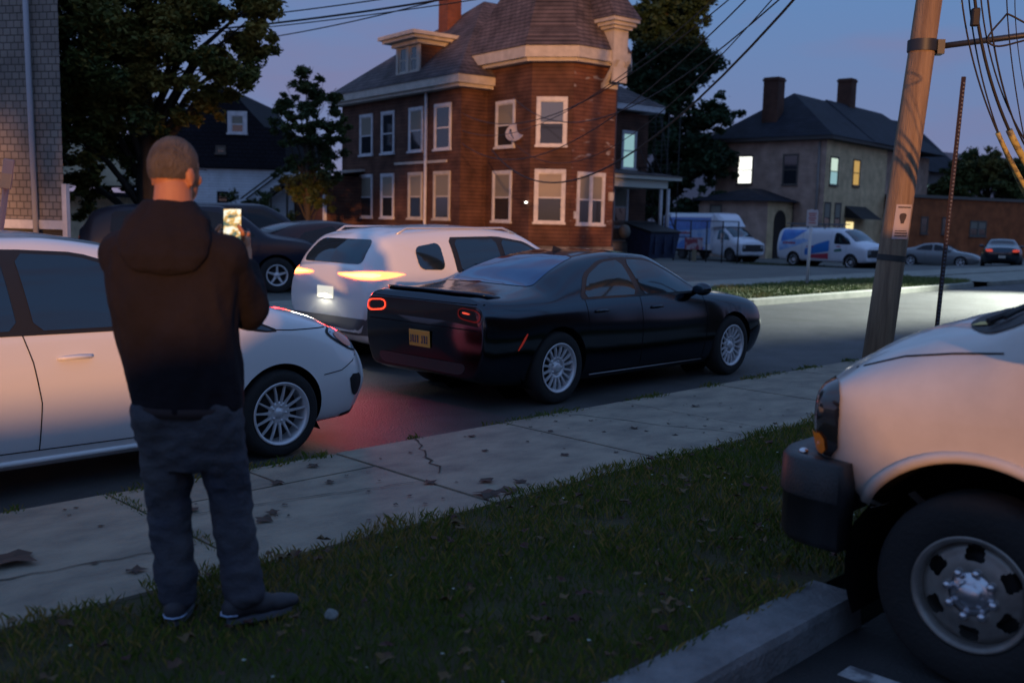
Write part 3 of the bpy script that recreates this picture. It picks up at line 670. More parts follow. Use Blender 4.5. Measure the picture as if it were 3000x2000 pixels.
def far_van(high=False):
    bl = mat('wrap_blue', (.07, .20, .62), .4, coat=.5, col2=(.09, .30, .75), scale=3); rd = mat('wrap_red', (.45, .05, .09), .4); lb = mat('wrap_pale_blue', (.55, .68, .88), .4, col2=(.20, .40, .75), scale=2.2); gr = mat('wrap_green', (.03, .16, .12), .4)
    wp = mat('fleet_white', (.68, .72, .80), .35, coat=.6)
    win = [('side_window', m_glass, 'y', [(3.72, 1.26), (3.72, 1.84), (4.02, 1.82), (4.58, 1.50), (4.72, 1.26)], (-1, 1), 1, .008, .1),
        ('windshield', m_glass, 'z', [(4.92, -.80), (4.12, -.72), (4.08, 0), (4.12, .72), (4.92, .80), (4.98, 0)], (1,), 1, .006, .1),
        ('grille', m_black, 'x', [(-.86, 1.02), (.86, 1.02), (.86, .62), (-.86, .62)], (1,), 1, .008, .08),
        ('headlight', m_lampglass, 'x', [(.60, 1.0), (.86, 1.0), (.86, .8), (.60, .8)], (1,), 0, .014, .08),
        ('headlight', m_lampglass, 'x', [(-.60, 1.0), (-.86, 1.0), (-.86, .8), (-.60, .8)], (1,), 0, .014, .08)]
    if not high:
        gfx = [('graphic', bl, 'y', [(.30, 1.95), (.25, 1.30), (1.1, 1.45), (1.9, 1.95)], (-1,), 1, .006, .1),
            ('graphic', lb, 'y', [(.15, 1.28), (.2, .8), (1.0, 1.0), (2.2, 1.40), (1.7, 1.5)], (-1,), 2, .007, .1),
            ('graphic', mat('wrap_bright_blue', (.03, .20, .58), .4, coat=.5), 'y', [(1.9, .62), (1.9, .95), (2.7, 1.25), (3.42, 1.45), (3.45, .88), (2.8, .78)], (-1,), 1, .009, .1),
            ('graphic', rd, 'y', [(2.1, .50), (2.1, .66), (3.42, .78), (3.40, .48)], (-1,), 0, .011, .1),
            ('graphic', gr, 'y', [(3.75, .86), (3.78, .98), (4.2, 1.05), (4.25, .92)], (-1,), 2, .011, .06),
            ('graphic', rd, 'y', [(3.85, 1.12), (3.9, 1.17), (4.2, 1.17), (4.1, 1.11)], (-1,), 1, .011, .06)]
        P = dict(st=van_parts(), wx=(1.15, 4.75), Rt=.37, Ra=.44, Rr=.24, ty=.87, style='steel', paint=wp, panels=win + gfx, nx=80, n=5, rimm=m_chrome,
            seams=[([(3.5, 1.95), (3.5, .45)], (-1,)), ([(4.5, 1.2), (4.48, .5)], (-1,)), ([(1.7, 1.9), (1.7, .45)], (-1,))])
        root, bvh = car('work_van', 'white panel van with blue and red wrap and ladder rack beside the box van', 'van', (49.9, 28.1, -.5), R(-100), P)
        g = MB()
        for x in (.7, 1.8, 2.9): g.box((x - .02, -.72, 2.22), (x + .02, .72, 2.26)); g.box((x - .02, -.74, 2.02), (x + .02, -.70, 2.26)); g.box((x - .02, .70, 2.02), (x + .02, .74, 2.26))
        for y in (-.72, .72, -.35, 0.1): g.tube([(.4, y, 2.28), (3.4, y, 2.28)], .025, 6)
        g.build('roof_rack', mat('rack_grey', (.12, .13, .14), .5, .5), root)
        g = MB()
        for k in range(5): g.box((.45 + .17 * k, -1.004, 1.19), (.45 + .17 * k + .12, -.99, 1.28 + .02 * (k % 2)))
        for k in range(4): g.box((2.0 - .0 + .13 * k, -1.012, 1.05), (2.0 + .13 * k + .08, -.99, 1.12))
        g.build('lettering', mat('wrap_letter_red', (.42, .03, .05), .4), root)
    else:
        P = dict(st=[(3.30, .40, .80, 1.20, 2.06, .9, .98, .97, .76, .12)] + [s for s in van_parts() if s[0] > 3.5], wx=(4.80,), Rt=.38, Ra=.46, Rr=.22, ty=.87, style='steel', paint=wp, panels=win, nx=60, n=5, rimm=mat('dark_steel_rim', (.08, .08, .09), .5))
        root, bvh = car('box_van', 'tall box van with blue wrapped cargo body and white cab, left of the panel van', 'van', (51.6, 36.1, -.5), R(-103), P)
        g = MB(); 
        sec = [(-1.10, .62), (-1.10, 2.55), (-1.0, 2.72), (-.8, 2.78), (.8, 2.78), (1.0, 2.72), (1.10, 2.55), (1.10, .62)]
        V = [(x, y, z) for x in (-.9, 3.35) for y, z in sec]; n = 8; g.add(V, [tuple(range(8)), tuple(range(8, 16))] + [(k, (k + 1) % n, n + (k + 1) % n, n + k) for k in range(n)])
        g.build('cargo_box', wp, root)
        g = MB(); sec2 = [(3.352, z0, w_) for z0, w_ in ()]
        V = [(3.35, -1.05, 1.95), (3.35, 1.05, 1.95), (3.35, .95, 2.72), (3.35, -.95, 2.72), (4.15, -.85, 2.02), (4.15, .85, 2.02), (3.95, .70, 2.45), (3.95, -.70, 2.45), (3.6, .80, 2.70), (3.6, -.80, 2.70)]
        g.add(V, [(0, 4, 5, 1), (4, 7, 6, 5), (7, 9, 8, 6), (9, 3, 2, 8), (0, 3, 9, 7, 4), (1, 5, 6, 8, 2)]); g.build('cab_fairing', wp, root)
        g = MB(); g.add([(3.97, -.60, 2.30), (4.04, -.66, 2.20), (4.04, .0, 2.20), (3.97, .0, 2.30)], [(0, 1, 2, 3)]); 
        for s, m_, poly, th in ((-1, bl, [(-.85, 2.5), (-.85, 1.7), (1.6, 1.75), (3.25, 1.9), (3.3, 2.5)], .010), (-1, lb, [(-.85, 1.7), (-.85, .75), (1.2, .7), (3.3, 1.0), (3.3, 1.9), (1.6, 1.75)], .008), (-1, bl, [(.2, .66), (.9, 1.15), (2.0, 1.1), (2.9, .75), (2.8, .64)], .014), (-1, rd, [(-.85, .66), (-.8, 1.15), (-.2, 1.05), (.05, .66)], .014)):
            q = MB(); q.add([(x, s * (1.10 + th), z) for x, z in poly] + [(x, s * 1.09, z) for x, z in poly], [tuple(range(len(poly)))] + [(i, (i + 1) % len(poly), len(poly) + (i + 1) % len(poly), len(poly) + i) for i in range(len(poly))]); q.build('graphic', m_, root)
        q = MB()
        for k in range(8): q.box((.1 + .2 * k, -1.122, 1.52), (.1 + .2 * k + .14, -1.10, 1.63 + .02 * (k % 3)))
        q.build('lettering', mat('wrap_letter_red', (.42, .03, .05), .4), root)
        q = MB()
        for k in range(7): q.box((.6 + .17 * k, -1.122, 1.28), (.6 + .17 * k + .11, -1.10, 1.38))
        q.build('lettering', mat('wrap_navy', (.02, .05, .25), .4), root)
        q = MB(); q.box((2.6, -.3, 2.79), (3.2, .5, 2.80)); 
        q.build('roof_vent', m_whitepaint, root)
        for y in (-.9, .9): wheel(root, .75, y, .38, .38, .22, 'steel', -1 if y < 0 else 1, mat('dark_steel_rim', (.08, .08, .09), .5))
        q = MB(); q.box((-.8, -.95, .45), (3.3, .95, .60)); q.build('chassis', m_void, root)
        q = MB(); q.box((4.38, -1.32, 1.35), (4.46, -1.14, 1.62)); q.box((4.38, -1.32, 1.10), (4.46, -1.14, 1.30)); q.tube([(4.4, -1.0, 1.4), (4.4, -1.18, 1.4)], .02, 6); q.build('mirror', m_chrome, root)
far_van(); far_van(True)

def small_car(name, label, loc, rz, paint, kind='hatch', lights=None, group=None, rim=m_alloy):
    if kind == 'hatch':
        st = [(.05, .36, .62, .95, 1.12, .62, .76, .70, .55, .06), (.3, .24, .62, .97, 1.26, .80, .87, .82, .58, .07), (1.0, .20, .60, .96, 1.44, .82, .88, .84, .56, .07), (1.7, .18, .58, .95, 1.49, .82, .88, .84, .56, .07), (2.4, .18, .58, .94, 1.42, .82, .88, .84, .58, .07), (3.2, .18, .58, .92, 1.12, .82, .88, .83, .68, .06), (3.7, .2, .58, .86, .98, .80, .87, .80, .66, .06), (4.25, .24, .52, .72, .82, .66, .78, .68, .5, .05), (4.42, .3, .48, .62, .70, .5, .62, .55, .4, .05)]
        win = [[(.75, 1.02), (.95, 1.22), (1.75, 1.38), (1.78, 1.0)], [(1.86, 1.0), (1.84, 1.385), (2.35, 1.33), (3.0, 1.0)]]; L_ = 4.42; wx = (.85, 3.5)
        rear = ('z', [(.35, -.56), (1.1, -.44), (1.1, .44), (.35, .56)])
    elif kind == 'suv':
        st = [(.05, .42, .72, 1.05, 1.30, .70, .84, .80, .64, .06), (.25, .30, .72, 1.10, 1.62, .84, .93, .88, .66, .08), (.9, .26, .70, 1.12, 1.76, .86, .95, .91, .68, .08), (2.6, .24, .70, 1.12, 1.78, .86, .95, .91, .68, .08), (3.1, .24, .70, 1.12, 1.60, .86, .95, .91, .70, .08), (3.65, .25, .70, 1.10, 1.22, .86, .95, .90, .78, .06), (4.4, .28, .66, 1.02, 1.10, .82, .92, .86, .70, .06), (4.72, .34, .60, .86, .94, .70, .82, .74, .5, .06)]
        win = [[(.55, 1.18), (.6, 1.6), (1.3, 1.66), (1.32, 1.17)], [(1.42, 1.17), (1.4, 1.67), (2.1, 1.67), (2.14, 1.16)], [(2.22, 1.16), (2.2, 1.67), (2.65, 1.62), (3.2, 1.3), (3.35, 1.15)]]; L_ = 4.72; wx = (.95, 3.75)
        rear = ('x', [(-.6, 1.22), (-.55, 1.55), (.55, 1.55), (.6, 1.22)])
    else:
        st = [(.05, .34, .62, .90, 1.02, .66, .78, .72, .60, .05), (.5, .22, .62, .93, 1.08, .80, .90, .84, .66, .05), (1.0, .2, .60, .94, 1.16, .82, .91, .85, .62, .05), (1.7, .18, .58, .94, 1.40, .82, .91, .85, .56, .06), (2.3, .18, .58, .93, 1.44, .82, .91, .85, .56, .06), (2.9, .18, .58, .92, 1.30, .82, .91, .85, .62, .06), (3.5, .18, .58, .90, 1.0, .82, .91, .84, .70, .05), (4.3, .22, .54, .80, .86, .76, .85, .78, .6, .05), (4.7, .28, .48, .64, .70, .6, .7, .62, .45, .05)]
        win = [[(1.2, 1.0), (1.6, 1.25), (2.15, 1.33), (2.18, .98)], [(2.26, .98), (2.24, 1.335), (2.75, 1.25), (3.3, .97)]]; L_ = 4.7; wx = (1.0, 3.8)
        rear = ('z', [(.8, -.56), (1.5, -.44), (1.5, .44), (.8, .56)])
    m_tl = mat('tail_lens_red', (.30, .03, .03), .2, coat=1); m_clr = mat('clear_lens', (.42, .46, .52), .15, coat=1)
    pn = [('side_window', m_glassd, 'y', q, (-1, 1), 1, .004, .1) for q in win] + [('rear_window', m_glassd, rear[0], rear[1], (-1,) if rear[0] == 'x' else (1,), 1, .004, .1)]
    pn += [('windshield', m_glassd, 'z', [(L_ - 1.42, -.58), (L_ - 1.95, -.46), (L_ - 1.95, .46), (L_ - 1.42, .58)], (1,), 1, .004, .1)]
    zt = .86 if kind != 'suv' else 1.05
    if kind == 'hatch':
        pn += [('tail_light', m_clr, 'y', [(.0, .80), (.03, 1.10), (.16, 1.05), (.36, .90), (.30, .80), (.12, .78)], (-1, 1), 1, .008, .04), ('tail_light', m_tl, 'y', [(.26, .84), (.36, .90), (.30, .94), (.22, .90)], (-1, 1), 1, .014, .03), ('tail_light', m_tl, 'x', [(-.70, .82), (-.68, 1.02), (-.6, 1.0), (-.62, .84)], (-1,), 1, .010, .04)]
    else:
        for s in (-1, 1): pn.append(('tail_light', m_tl if not lights else lights, 'x', [(s * .42, zt - .06), (s * .74, zt - .06), (s * .74, zt + .08), (s * .46, zt + .06)], (-1,), 1, .008, .06))
        pn.append(('license_plate', mat('pale_plate', (.5, .48, .42), .5), 'x', [(-.16, .62), (.16, .62), (.16, .5), (-.16, .5)], (-1,), 0, .008, .1))
    for s in (-1, 1): pn.append(('headlight', m_clr, 'x', [(s * .40, .66 if kind != 'suv' else .82), (s * .64, .68 if kind != 'suv' else .84), (s * .62, .58 if kind != 'suv' else .72), (s * .42, .56 if kind != 'suv' else .70)], (1,), 1, .008, .05))
    P = dict(st=st, wx=wx, Rt=.33 if kind != 'suv' else .37, Ra=.38 if kind != 'suv' else .43, Rr=.22, ty=.79 if kind == 'hatch' else .83, style='five', rimm=rim, paint=paint, panels=pn, nx=90, n=6,
        seams=[([(1.80, .95), (1.82, .3)], (-1, 1))])
    root, bvh = car(name, label, 'car', loc, rz, P, group)
    for s in (-1, 1): mirror(root, bvh, L_ - 1.55, .98 if kind != 'suv' else 1.2, s, paint)
    return root
m_navy = mat('navy_paint', (.005, .010, .028), .4, coat=.12, spec=.3); m_plum = mat('plum_paint', (.012, .008, .015), .35, coat=.25, spec=.3); m_greyp = mat('grey_paint', (.16, .17, .18), .3, coat=1)
G_ = 'cars parked beyond the far kerb'
small_car('parked_hatchback', 'dark plum wedge hatchback with clear tail lamps parked beyond the far kerb', (11.35, 19.35, .02), R(-6), m_plum, 'hatch', group=G_)
small_car('parked_suv', 'dark blue tall car parked furthest left, between the shingled building and the man', (8.2, 20.4, .0), R(-25), m_navy, 'suv', group=G_)
small_car('parked_sedan', 'navy car half hidden between the standing man and the plum hatchback', (10.9, 23.2, .1), R(-10), m_navy, 'suv', group=G_)
small_car('parked_saloon', 'small black car with glowing red lamps by the brick warehouse', (52.0, 17.6, -.2), R(20), m_blackpaint, 'sedan', lights=mat('dim_tail', (.4, .03, .02), .3, emit=(1, .1, .05), estr=.5))
small_car('silver_saloon', 'pale grey car parked behind the utility pole near the warehouse', (60.5, 26.6, -.6), R(-80), m_greyp, 'sedan')
# ------------------------------------------------------------------ ground, street, pavements
def hgt(x, y):
    a = min(1, max(0, (x - 36) / 10)); b = min(1, max(0, (y - 16.6) / 7)); a = a * a * (3 - 2 * a); b = b * b * (3 - 2 * b)
    return -.5 * a * b
def sheet(name, x0, x1, y0, y1, z, m, nx=1, ny=1, f=None, skirt=0):
    g = MB(); V = [(x0 + (x1 - x0) * i / nx, y0 + (y1 - y0) * j / ny, 0) for i in range(nx + 1) for j in range(ny + 1)]
    V = [(x, y, z + (f(x, y) if f else 0)) for x, y, _ in V]
    g.add(V, [(i * (ny + 1) + j, (i + 1) * (ny + 1) + j, (i + 1) * (ny + 1) + j + 1, i * (ny + 1) + j + 1) for i in range(nx) for j in range(ny)])
    return struct(g.build(name, m, fix=False))
m_asph = mat('asphalt', (.055, .055, .053), .62, col2=(.090, .090, .092), scale=1.1, bump=.7, bscale=55, spec=.2)
m_lot = mat('lot_asphalt', (.075, .08, .075), .8, col2=(.13, .135, .12), scale=.6, bump=.4, bscale=20)
m_conc = mat('pavement_concrete', (.29, .255, .195), .85, col2=(.15, .132, .108), scale=2.4, bump=.5, bscale=40, detail=11, contrast=(.38, .72), stretch=(1, 1.7, 1))
m_conc2 = mat('pale_concrete', (.29, .29, .25), .85, col2=(.19, .20, .17), scale=2.0, bump=.3, bscale=30)
m_soil = mat('soil', (.036, .040, .012), .95, col2=(.05, .036, .015), scale=6, bump=.5, bscale=30)
sheet('ground', -600, 900, -600, 900, -1.2, mat('far_ground', (.03, .035, .025), .95, col2=(.05, .05, .04), scale=.05))
sheet('road', -120, 400, 5.35, 11.75, -.15, m_asph)
sheet('parking_lot', -90, 300, 16.38, 160, .0, m_lot, 130, 40, hgt)
sheet('near_parking_lot', -40, 60, -30, 1.86, -.13, mat('near_asphalt', (.020, .021, .023), .75, col2=(.034, .034, .036), scale=2.5, bump=.5, bscale=60))
sheet('lawn_soil', -40, 80, 2.08, 4.3, -.015, m_soil, 200, 12, lambda x, y: .012 * noise.noise((x * 2, y * 2, 0)))
# near pavement: cast slabs with open joints
g = MB(); xj = [-3.7 - 1.52 * k for k in range(12)][::-1] + [-2.18, -.66, .86, 2.34, 3.92, 5.55, 7.05, 8.6, 10.2, 11.8] + [13.4 + 1.55 * k for k in range(26)]
rnd = random.Random(3)
for a, b in zip(xj[:-1], xj[1:]):
    t = rnd.uniform(-.004, .004); k = .011
    def slab(x0, y0, x1, y1, sk=0):
        g.prism([(x0 + k + sk * y0 * 0, y0 + k), (x1 - k, y0 + k), (x1 - k, y1 - k), (x0 + k, y1 - k)], -.2, t)
    if abs(a - 2.34) < .01: slab(a, 3.98, 3.92, 5.12); slab(a, 5.12, 3.22, 5.58); slab(3.22, 5.12, 3.92, 5.58)
    else: slab(a, 3.98, b, 5.58)
struct(g.build('pavement', m_conc))
g = MB(); g.box((-30, 3.95, -.22), (60, 5.6, -.022)); struct(g.build('pavement_bed', m_soil))
# crack and stains in the slabs
m_crk = mat('crack_dirt', (.035, .038, .028), .95)
def crack(pts, wd):
    g = MB(); V = []
    for i, (x, y) in enumerate(pts):
        a_ = Vector(pts[max(0, i - 1)]); b_ = Vector(pts[min(len(pts) - 1, i + 1)]); d = (b_ - a_).normalized(); ww = wd * (.5 + rnd.random()); V += [(x - d.y * ww, y + d.x * ww, .0062), (x + d.y * ww, y - d.x * ww, .0062)]
    g.add(V, [(2 * i, 2 * i + 2, 2 * i + 3, 2 * i + 1) for i in range(len(pts) - 1)]); return struct(g.build('pavement_crack', m_crk, fix=False))
def wander(x0, y0, x1, y1, n, j): return [(x0 + (x1 - x0) * i / n + rnd.uniform(-j, j), y0 + (y1 - y0) * i / n + rnd.uniform(-j, j)) for i in range(n + 1)]
crack(wander(4.62, 5.56, 4.12, 4.70, 12, .025), .006); crack(wander(2.38, 4.92, 3.9, 4.62, 16, .02), .004); crack(wander(1.0, 4.6, 2.3, 4.4, 14, .02), .005); crack(wander(6.2, 5.55, 6.7, 4.05, 14, .03), .004)
# parking curb: cast concrete bar, chipped
g = MB(); n = 60; V = []
for i in range(n + 1):
    x = -14 + (4.12 + 14) * i / n; 
    V += [(x, 1.86, -.13), (x, 1.87 + .006 * noise.noise((x * 3, 0, 0)), -.015), (x, 1.885 + .01 * noise.noise((x * 4, 2, 0)), .012), (x, 2.10, .014 + .005 * noise.noise((x * 2, 5, 0))), (x, 2.12, -.13)]
g.add(V, [(i * 5 + k, i * 5 + k + 1, i * 5 + 6 + k, i * 5 + 5 + k) for i in range(n) for k in range(4)] + [tuple(range(5)), tuple(range(n * 5, n * 5 + 5))])
struct(g.build('parking_kerb', mat('kerb_concrete', (.20, .21, .22), .85, col2=(.11, .115, .12), scale=5, bump=.6, bscale=45, detail=9)))
g = MB()
for x in (3.64, .94, 6.34): g.box((x - .055, -3, -.135), (x + .055, 1.70, -.126))
struct(g.build('parking_stripe', mat('worn_line_paint', (.42, .43, .44), .8, col2=(.12, .12, .13), scale=14, contrast=(.42, .62))))
# far side: kerb, verge, pavement, apron
g = MB(); prof = [(0, -.15), (.02, -.02), (.05, 0), (.19, 0), (.20, -.15)]
path = [(17.6, 12.6), (18.0, 12.1), (18.6, 11.8), (19.4, 11.68), (31.6, 11.68), (32.6, 11.8), (33.4, 12.2), (33.9, 13.0)]
V = []
for i, (x, y) in enumerate(path):
    a = path[max(0, i - 1)]; b = path[min(len(path) - 1, i + 1)]; d = Vector((b[0] - a[0], b[1] - a[1])).normalized(); V += [(x - d.y * o, y + d.x * o, z) for o, z in prof]
g.add(V, [(i * 5 + k, i * 5 + k + 1, i * 5 + 6 + k, i * 5 + 5 + k) for i in range(len(path) - 1) for k in range(4)]); struct(g.build('far_kerb', m_conc2))
g = MB(); g.prism([(17.8, 12.75), (18.15, 12.28), (18.7, 11.99), (19.4, 11.87), (31.5, 11.87), (32.4, 11.98), (33.1, 12.3), (33.6, 13.1), (33.6, 14.4), (17.8, 14.4)], -.2, -.012); struct(g.build('verge_soil', m_soil))
g = MB(); rnd = random.Random(5)
for k in range(-30, 60):
    g.box((k * 1.5 + .01, 14.42, -.2), (k * 1.5 + 1.49, 16.36, rnd.uniform(-.003, .003) + .004))
struct(g.build('far_pavement', m_conc2))
sheet('driveway_apron', 33.9, 90, 11.9, 14.4, -.03, m_conc2); sheet('side_driveway', -90, 17.6, 11.75, 14.4, -.02, m_lot)
g = MB(); g.box((-90, 11.72, -.15), (17.6, 11.9, -.0)); g.box((34, 11.72, -.15), (90, 11.9, -.02)); struct(g.build('far_kerb', m_conc2))

# grass
def grass(name, xr, yr, n, hmin, hmax, wid, mats, z=0, den=None, seed=1):
    rr = random.Random(seed); V = []; F = []; MI = []
    for _ in range(n):
        x = rr.uniform(*xr); y = rr.uniform(*yr)
        q = noise.noise((x * 1.7, y * 1.7, seed)); q2 = noise.noise((x * 7, y * 7, seed + 3))
        if den and not den(x, y, q, rr): continue
        h = (hmin + (hmax - hmin) * rr.random()) * (1 + .45 * q + .3 * q2); a = rr.uniform(0, 6.28); l = rr.uniform(.2, 1.1) * h; b = rr.uniform(0, 6.28)
        dx, dy = math.cos(a) * wid, math.sin(a) * wid; o = len(V); lx, ly = math.cos(b) * l, math.sin(b) * l
        V += [(x - dx, y - dy, z - .01), (x + dx, y + dy, z - .01), (x + lx * .45 + dx * .6, y + ly * .45 + dy * .6, z + h * .65), (x + lx, y + ly, z + h)]
        F += [(o, o + 1, o + 2), (o, o + 2, o + 3)]; q3 = noise.noise((x * .9, y * .9, 7)); k = 0 if rr.random() < .50 + .6 * q3 else (1 if rr.random() < .66 + .5 * q3 else 2); MI += [k, k]
    me = bpy.data.meshes.new(name); me.from_pydata(V, [], F)
    for m in mats: me.materials.append(m)
    me.polygons.foreach_set('material_index', MI); me.update()
    o = bpy.data.objects.new(name, me); COL.objects.link(o); return struct(o, 'stuff')
mg = [mat('grass_dark', (.068, .105, .018), .9, spec=.15), mat('grass_mid', (.12, .135, .024), .9, spec=.15), mat('grass_straw', (.23, .165, .05), .9, spec=.15)]
grass('lawn_grass', (-1.5, 13), (2.02, 4.12), 95000, .018, .05, .0022, mg, den=lambda x, y, q, rr: y < 4.02 + .10 * q + .05 * rr.random() and y > 2.05 + .05 * q and rr.random() < 1.25 - .045 * x and noise.noise((x * 2.6, y * 2.6, 31)) > -.55 + .25 * rr.random())
mv = [mat('verge_dark', (.08, .12, .025), .8), mat('verge_mid', (.13, .17, .045), .8), mat('verge_straw', (.22, .20, .09), .8)]
grass('verge_grass', (17.8, 33.6), (11.88, 14.48), 26000, .03, .09, .010, mv, den=lambda x, y, q, rr: not (x < 18.8 and y < 12.6 - (x - 17.8) * .7) and not (x > 32.6 and y < 12.3))
grass('kerb_weeds', (0, 12), (5.50, 5.66), 5200, .015, .05, .003, mg, z=-.02, den=lambda x, y, q, rr: noise.noise((x * 1.3, 3, 0)) + .25 * q > .02, seed=9)
grass('joint_weeds', (2.30, 2.40), (4.0, 5.6), 500, .008, .022, .002, mg, seed=4)
grass('lot_grass', (43, 50), (20, 30), 9000, .04, .12, .012, [mat('rough_grass', (.05, .06, .018), .9)] * 3, z=-.5)
# fallen leaves
rr = random.Random(21); g = MB()
def leaf(x, y, z, s, a, curl=.3):
    n = 9; P = [(x, y, z + s * .12)]
    for k in range(n):
        t = 2 * math.pi * k / n; r_ = s * (1.0 if k % 2 == 0 else .55) * (1 - .25 * math.cos(t)); P.append((x + r_ * math.cos(t + a), y + r_ * math.sin(t + a), z + curl * s * rr.random()))
    g.add(P, [(0, k + 1, (k + 1) % n + 1) for k in range(n)])
sp = [(1.55, 4.75, .13), (3.05, 5.30, .06), (2.55, 4.95, .05), (2.75, 4.55, .06), (2.85, 4.62, .045), (3.6, 5.35, .05), (3.45, 4.95, .035), (3.9, 4.55, .05), (4.2, 4.35, .06), (4.0, 4.12, .09), (4.15, 4.10, .08), (4.35, 4.2, .05), (5.1, 4.5, .04), (6.2, 4.75, .045), (6.25, 4.4, .03), (5.0, 5.35, .04), (7.4, 5.0, .05), (3.2, 5.15, .05), (1.9, 4.25, .05), (1.2, 4.4, .06), (5.6, 5.1, .03), (4.75, 4.95, .03)]
for x, y, s in sp: leaf(x, y, .006, s, rr.uniform(0, 6), .25)
for _ in range(90): leaf(rr.uniform(1, 8), rr.uniform(4.0, 5.6), .006, rr.uniform(.006, .022), rr.uniform(0, 6), .3)
o = struct(g.build('leaf_litter', mat('wet_brown_leaf', (.035, .022, .016), .8, col2=(.06, .035, .025), scale=9), fix=False), 'stuff')
g = MB()
for _ in range(300): leaf(rr.uniform(.5, 8), rr.uniform(2.15, 4.0), rr.uniform(.02, .045), rr.uniform(.012, .04), rr.uniform(0, 6), .7)
struct(g.build('leaf_litter', mat('ochre_leaf', (.10, .065, .025), .8, col2=(.05, .016, .012), scale=5, contrast=(.45, .55)), fix=False), 'stuff')
g = MB()
for _ in range(60): leaf(rr.uniform(.5, 8), rr.uniform(2.2, 4.0), rr.uniform(.03, .05), rr.uniform(.005, .011), rr.uniform(0, 6), .3)
struct(g.build('grass_clippings', mat('pale_bits', (.30, .33, .28), .8), fix=False), 'stuff')
g = MB(); g.obox((2.235, 3.20, .03), (.05, .02, .01), (-.02, .05, .0), (0, .02, .032), .016); tag(g.build('stone', mat('pale_stone', (.20, .22, .22), .8, col2=(.10, .11, .10), scale=30)), 'small pale stone in the grass by the toe of the man', 'stone')
# ------------------------------------------------------------------ houses
m_trim = mat('cream_trim', (.50, .47, .43), .7, col2=(.38, .36, .33), scale=3)
m_wtrim = mat('white_trim', (.60, .61, .65), .6, col2=(.45, .46, .50), scale=4)
m_win = mat('window_glass', (.02, .024, .03), .05, spec=.9, coat=.4)
m_blind = mat('drawn_blind', (.20, .19, .16), .8); m_blindw = mat('pale_blind', (.30, .27, .22), .8)
m_litcy = mat('lit_cyan_pane', (.2, .3, .3), .4, emit=(.30, .52, .52), estr=.75)
m_litw = mat('lit_white_pane', (.5, .5, .5), .4, emit=(1, 1, .90), estr=1.6)
m_lity = mat('lit_amber_pane', (.3, .2, .05), .4, emit=(.85, .50, .12), estr=.55)
def window(par, c, u, n, wd, ht, mt, blind=0, top=None, bot=None, case=.11, dbl=False, proud=.05):
    """sash window on a wall: c = middle of the opening's foot, u = along the wall, n = outward"""
    c, u, n = Vector(c), Vector(u).normalized(), Vector(n).normalized(); z = Vector((0, 0, 1)); g = MB(); w2 = wd / 2
    def bar(a0, a1, z0, z1, d0, d1): g.obox(c + u * (a0 + a1) / 2 + z * (z0 + z1) / 2 + n * (d0 + d1) / 2, u * (a1 - a0), n * (d1 - d0), z * (z1 - z0))
    bar(-w2 - case, -w2, 0, ht, 0, proud); bar(w2, w2 + case, 0, ht, 0, proud); bar(-w2 - case, w2 + case, ht, ht + case * 1.2, 0, proud + .01); bar(-w2 - case - .04, w2 + case + .04, -.09, 0, 0, proud + .06)
    f = g.build('window', mt, par)
    g = MB(); k = .045
    cols = [(-w2, -.05), (.05, w2)] if dbl else [(-w2, w2)]
    for a, b in cols:
        bar(a, a + k, 0, ht, .005, .03); bar(b - k, b, 0, ht, .005, .03); bar(a + k, b - k, 0, k * 1.4, .005, .03); bar(a + k, b - k, ht - k, ht, .005, .03); bar(a + k, b - k, ht * .5 - .03, ht * .5 + .03, .005, .034)
    if dbl: bar(-.05, .05, 0, ht, 0, .045)
    g.build('sash', mt, f)
    for a, b in cols:
        for lo, hi, m_ in ((ht * .5, ht, top or (m_blind if blind else m_win)), (0, ht * .5, bot or m_win)):
            g = MB(); bar(a + k, b - k, lo + .02, hi - .02, .004, .012); g.build('pane', m_, f)
m_redclap = courses('red_clapboard', (.105, .052, .037), (.080, .040, .030), (.048, .024, .018), .155, 2.3, .42, .8, .10)
m_redpeel = courses('red_clapboard_peeling', (.135, .060, .040), (.105, .048, .033), (.06, .026, .02), .155, 2.3, .4, .8, .10, blot=((.26, .24, .25), 1.5, .64))
m_roofs = courses('slate_roof', (.115, .092, .096), (.085, .070, .074), (.035, .03, .034), .17, .34, .4, .85, .14)
m_found = courses('rubble_stone', (.17, .16, .145), (.12, .115, .105), (.07, .065, .06), .34, .6, .35, .9, .06)
HR = thing('red_house', 'large red clapboard house with steep turret roof behind the cars', 'house', (28.73, 31.76, 0), R(-8))
g = MB(); g.prism([(0, 0), (6.2, 0), (6.2, 10.7), (0, 10.7)], .45, 7.2); g.prism([(6.2, 2.0), (13, 2.0), (13, 9), (6.2, 9)], .45, 7.1); g.build('wall', m_redclap, HR)
tow = [(1.35, .6), (1.35, -3.06), (2.54, -4.25), (4.88, -4.25), (6.07, -3.06), (6.07, .6)]
g = MB(); g.prism(tow, .55, 7.96); g.build('tower_wall', m_redclap, HR)
g = MB(); g.add([(3.0, -4.256, 2), (4.86, -4.256, 2), (4.86, -4.256, 6.4), (2.6, -4.256, 6.4)], [(0, 1, 2, 3)]); g.f.clear(); g.sm.clear(); g.mi.clear(); g.v.clear()
g.prism([(2.56, -4.262), (4.87, -4.262), (4.87, -4.25), (2.56, -4.25)], .6, 7.9); g.build('weathered_siding', m_redpeel, HR)
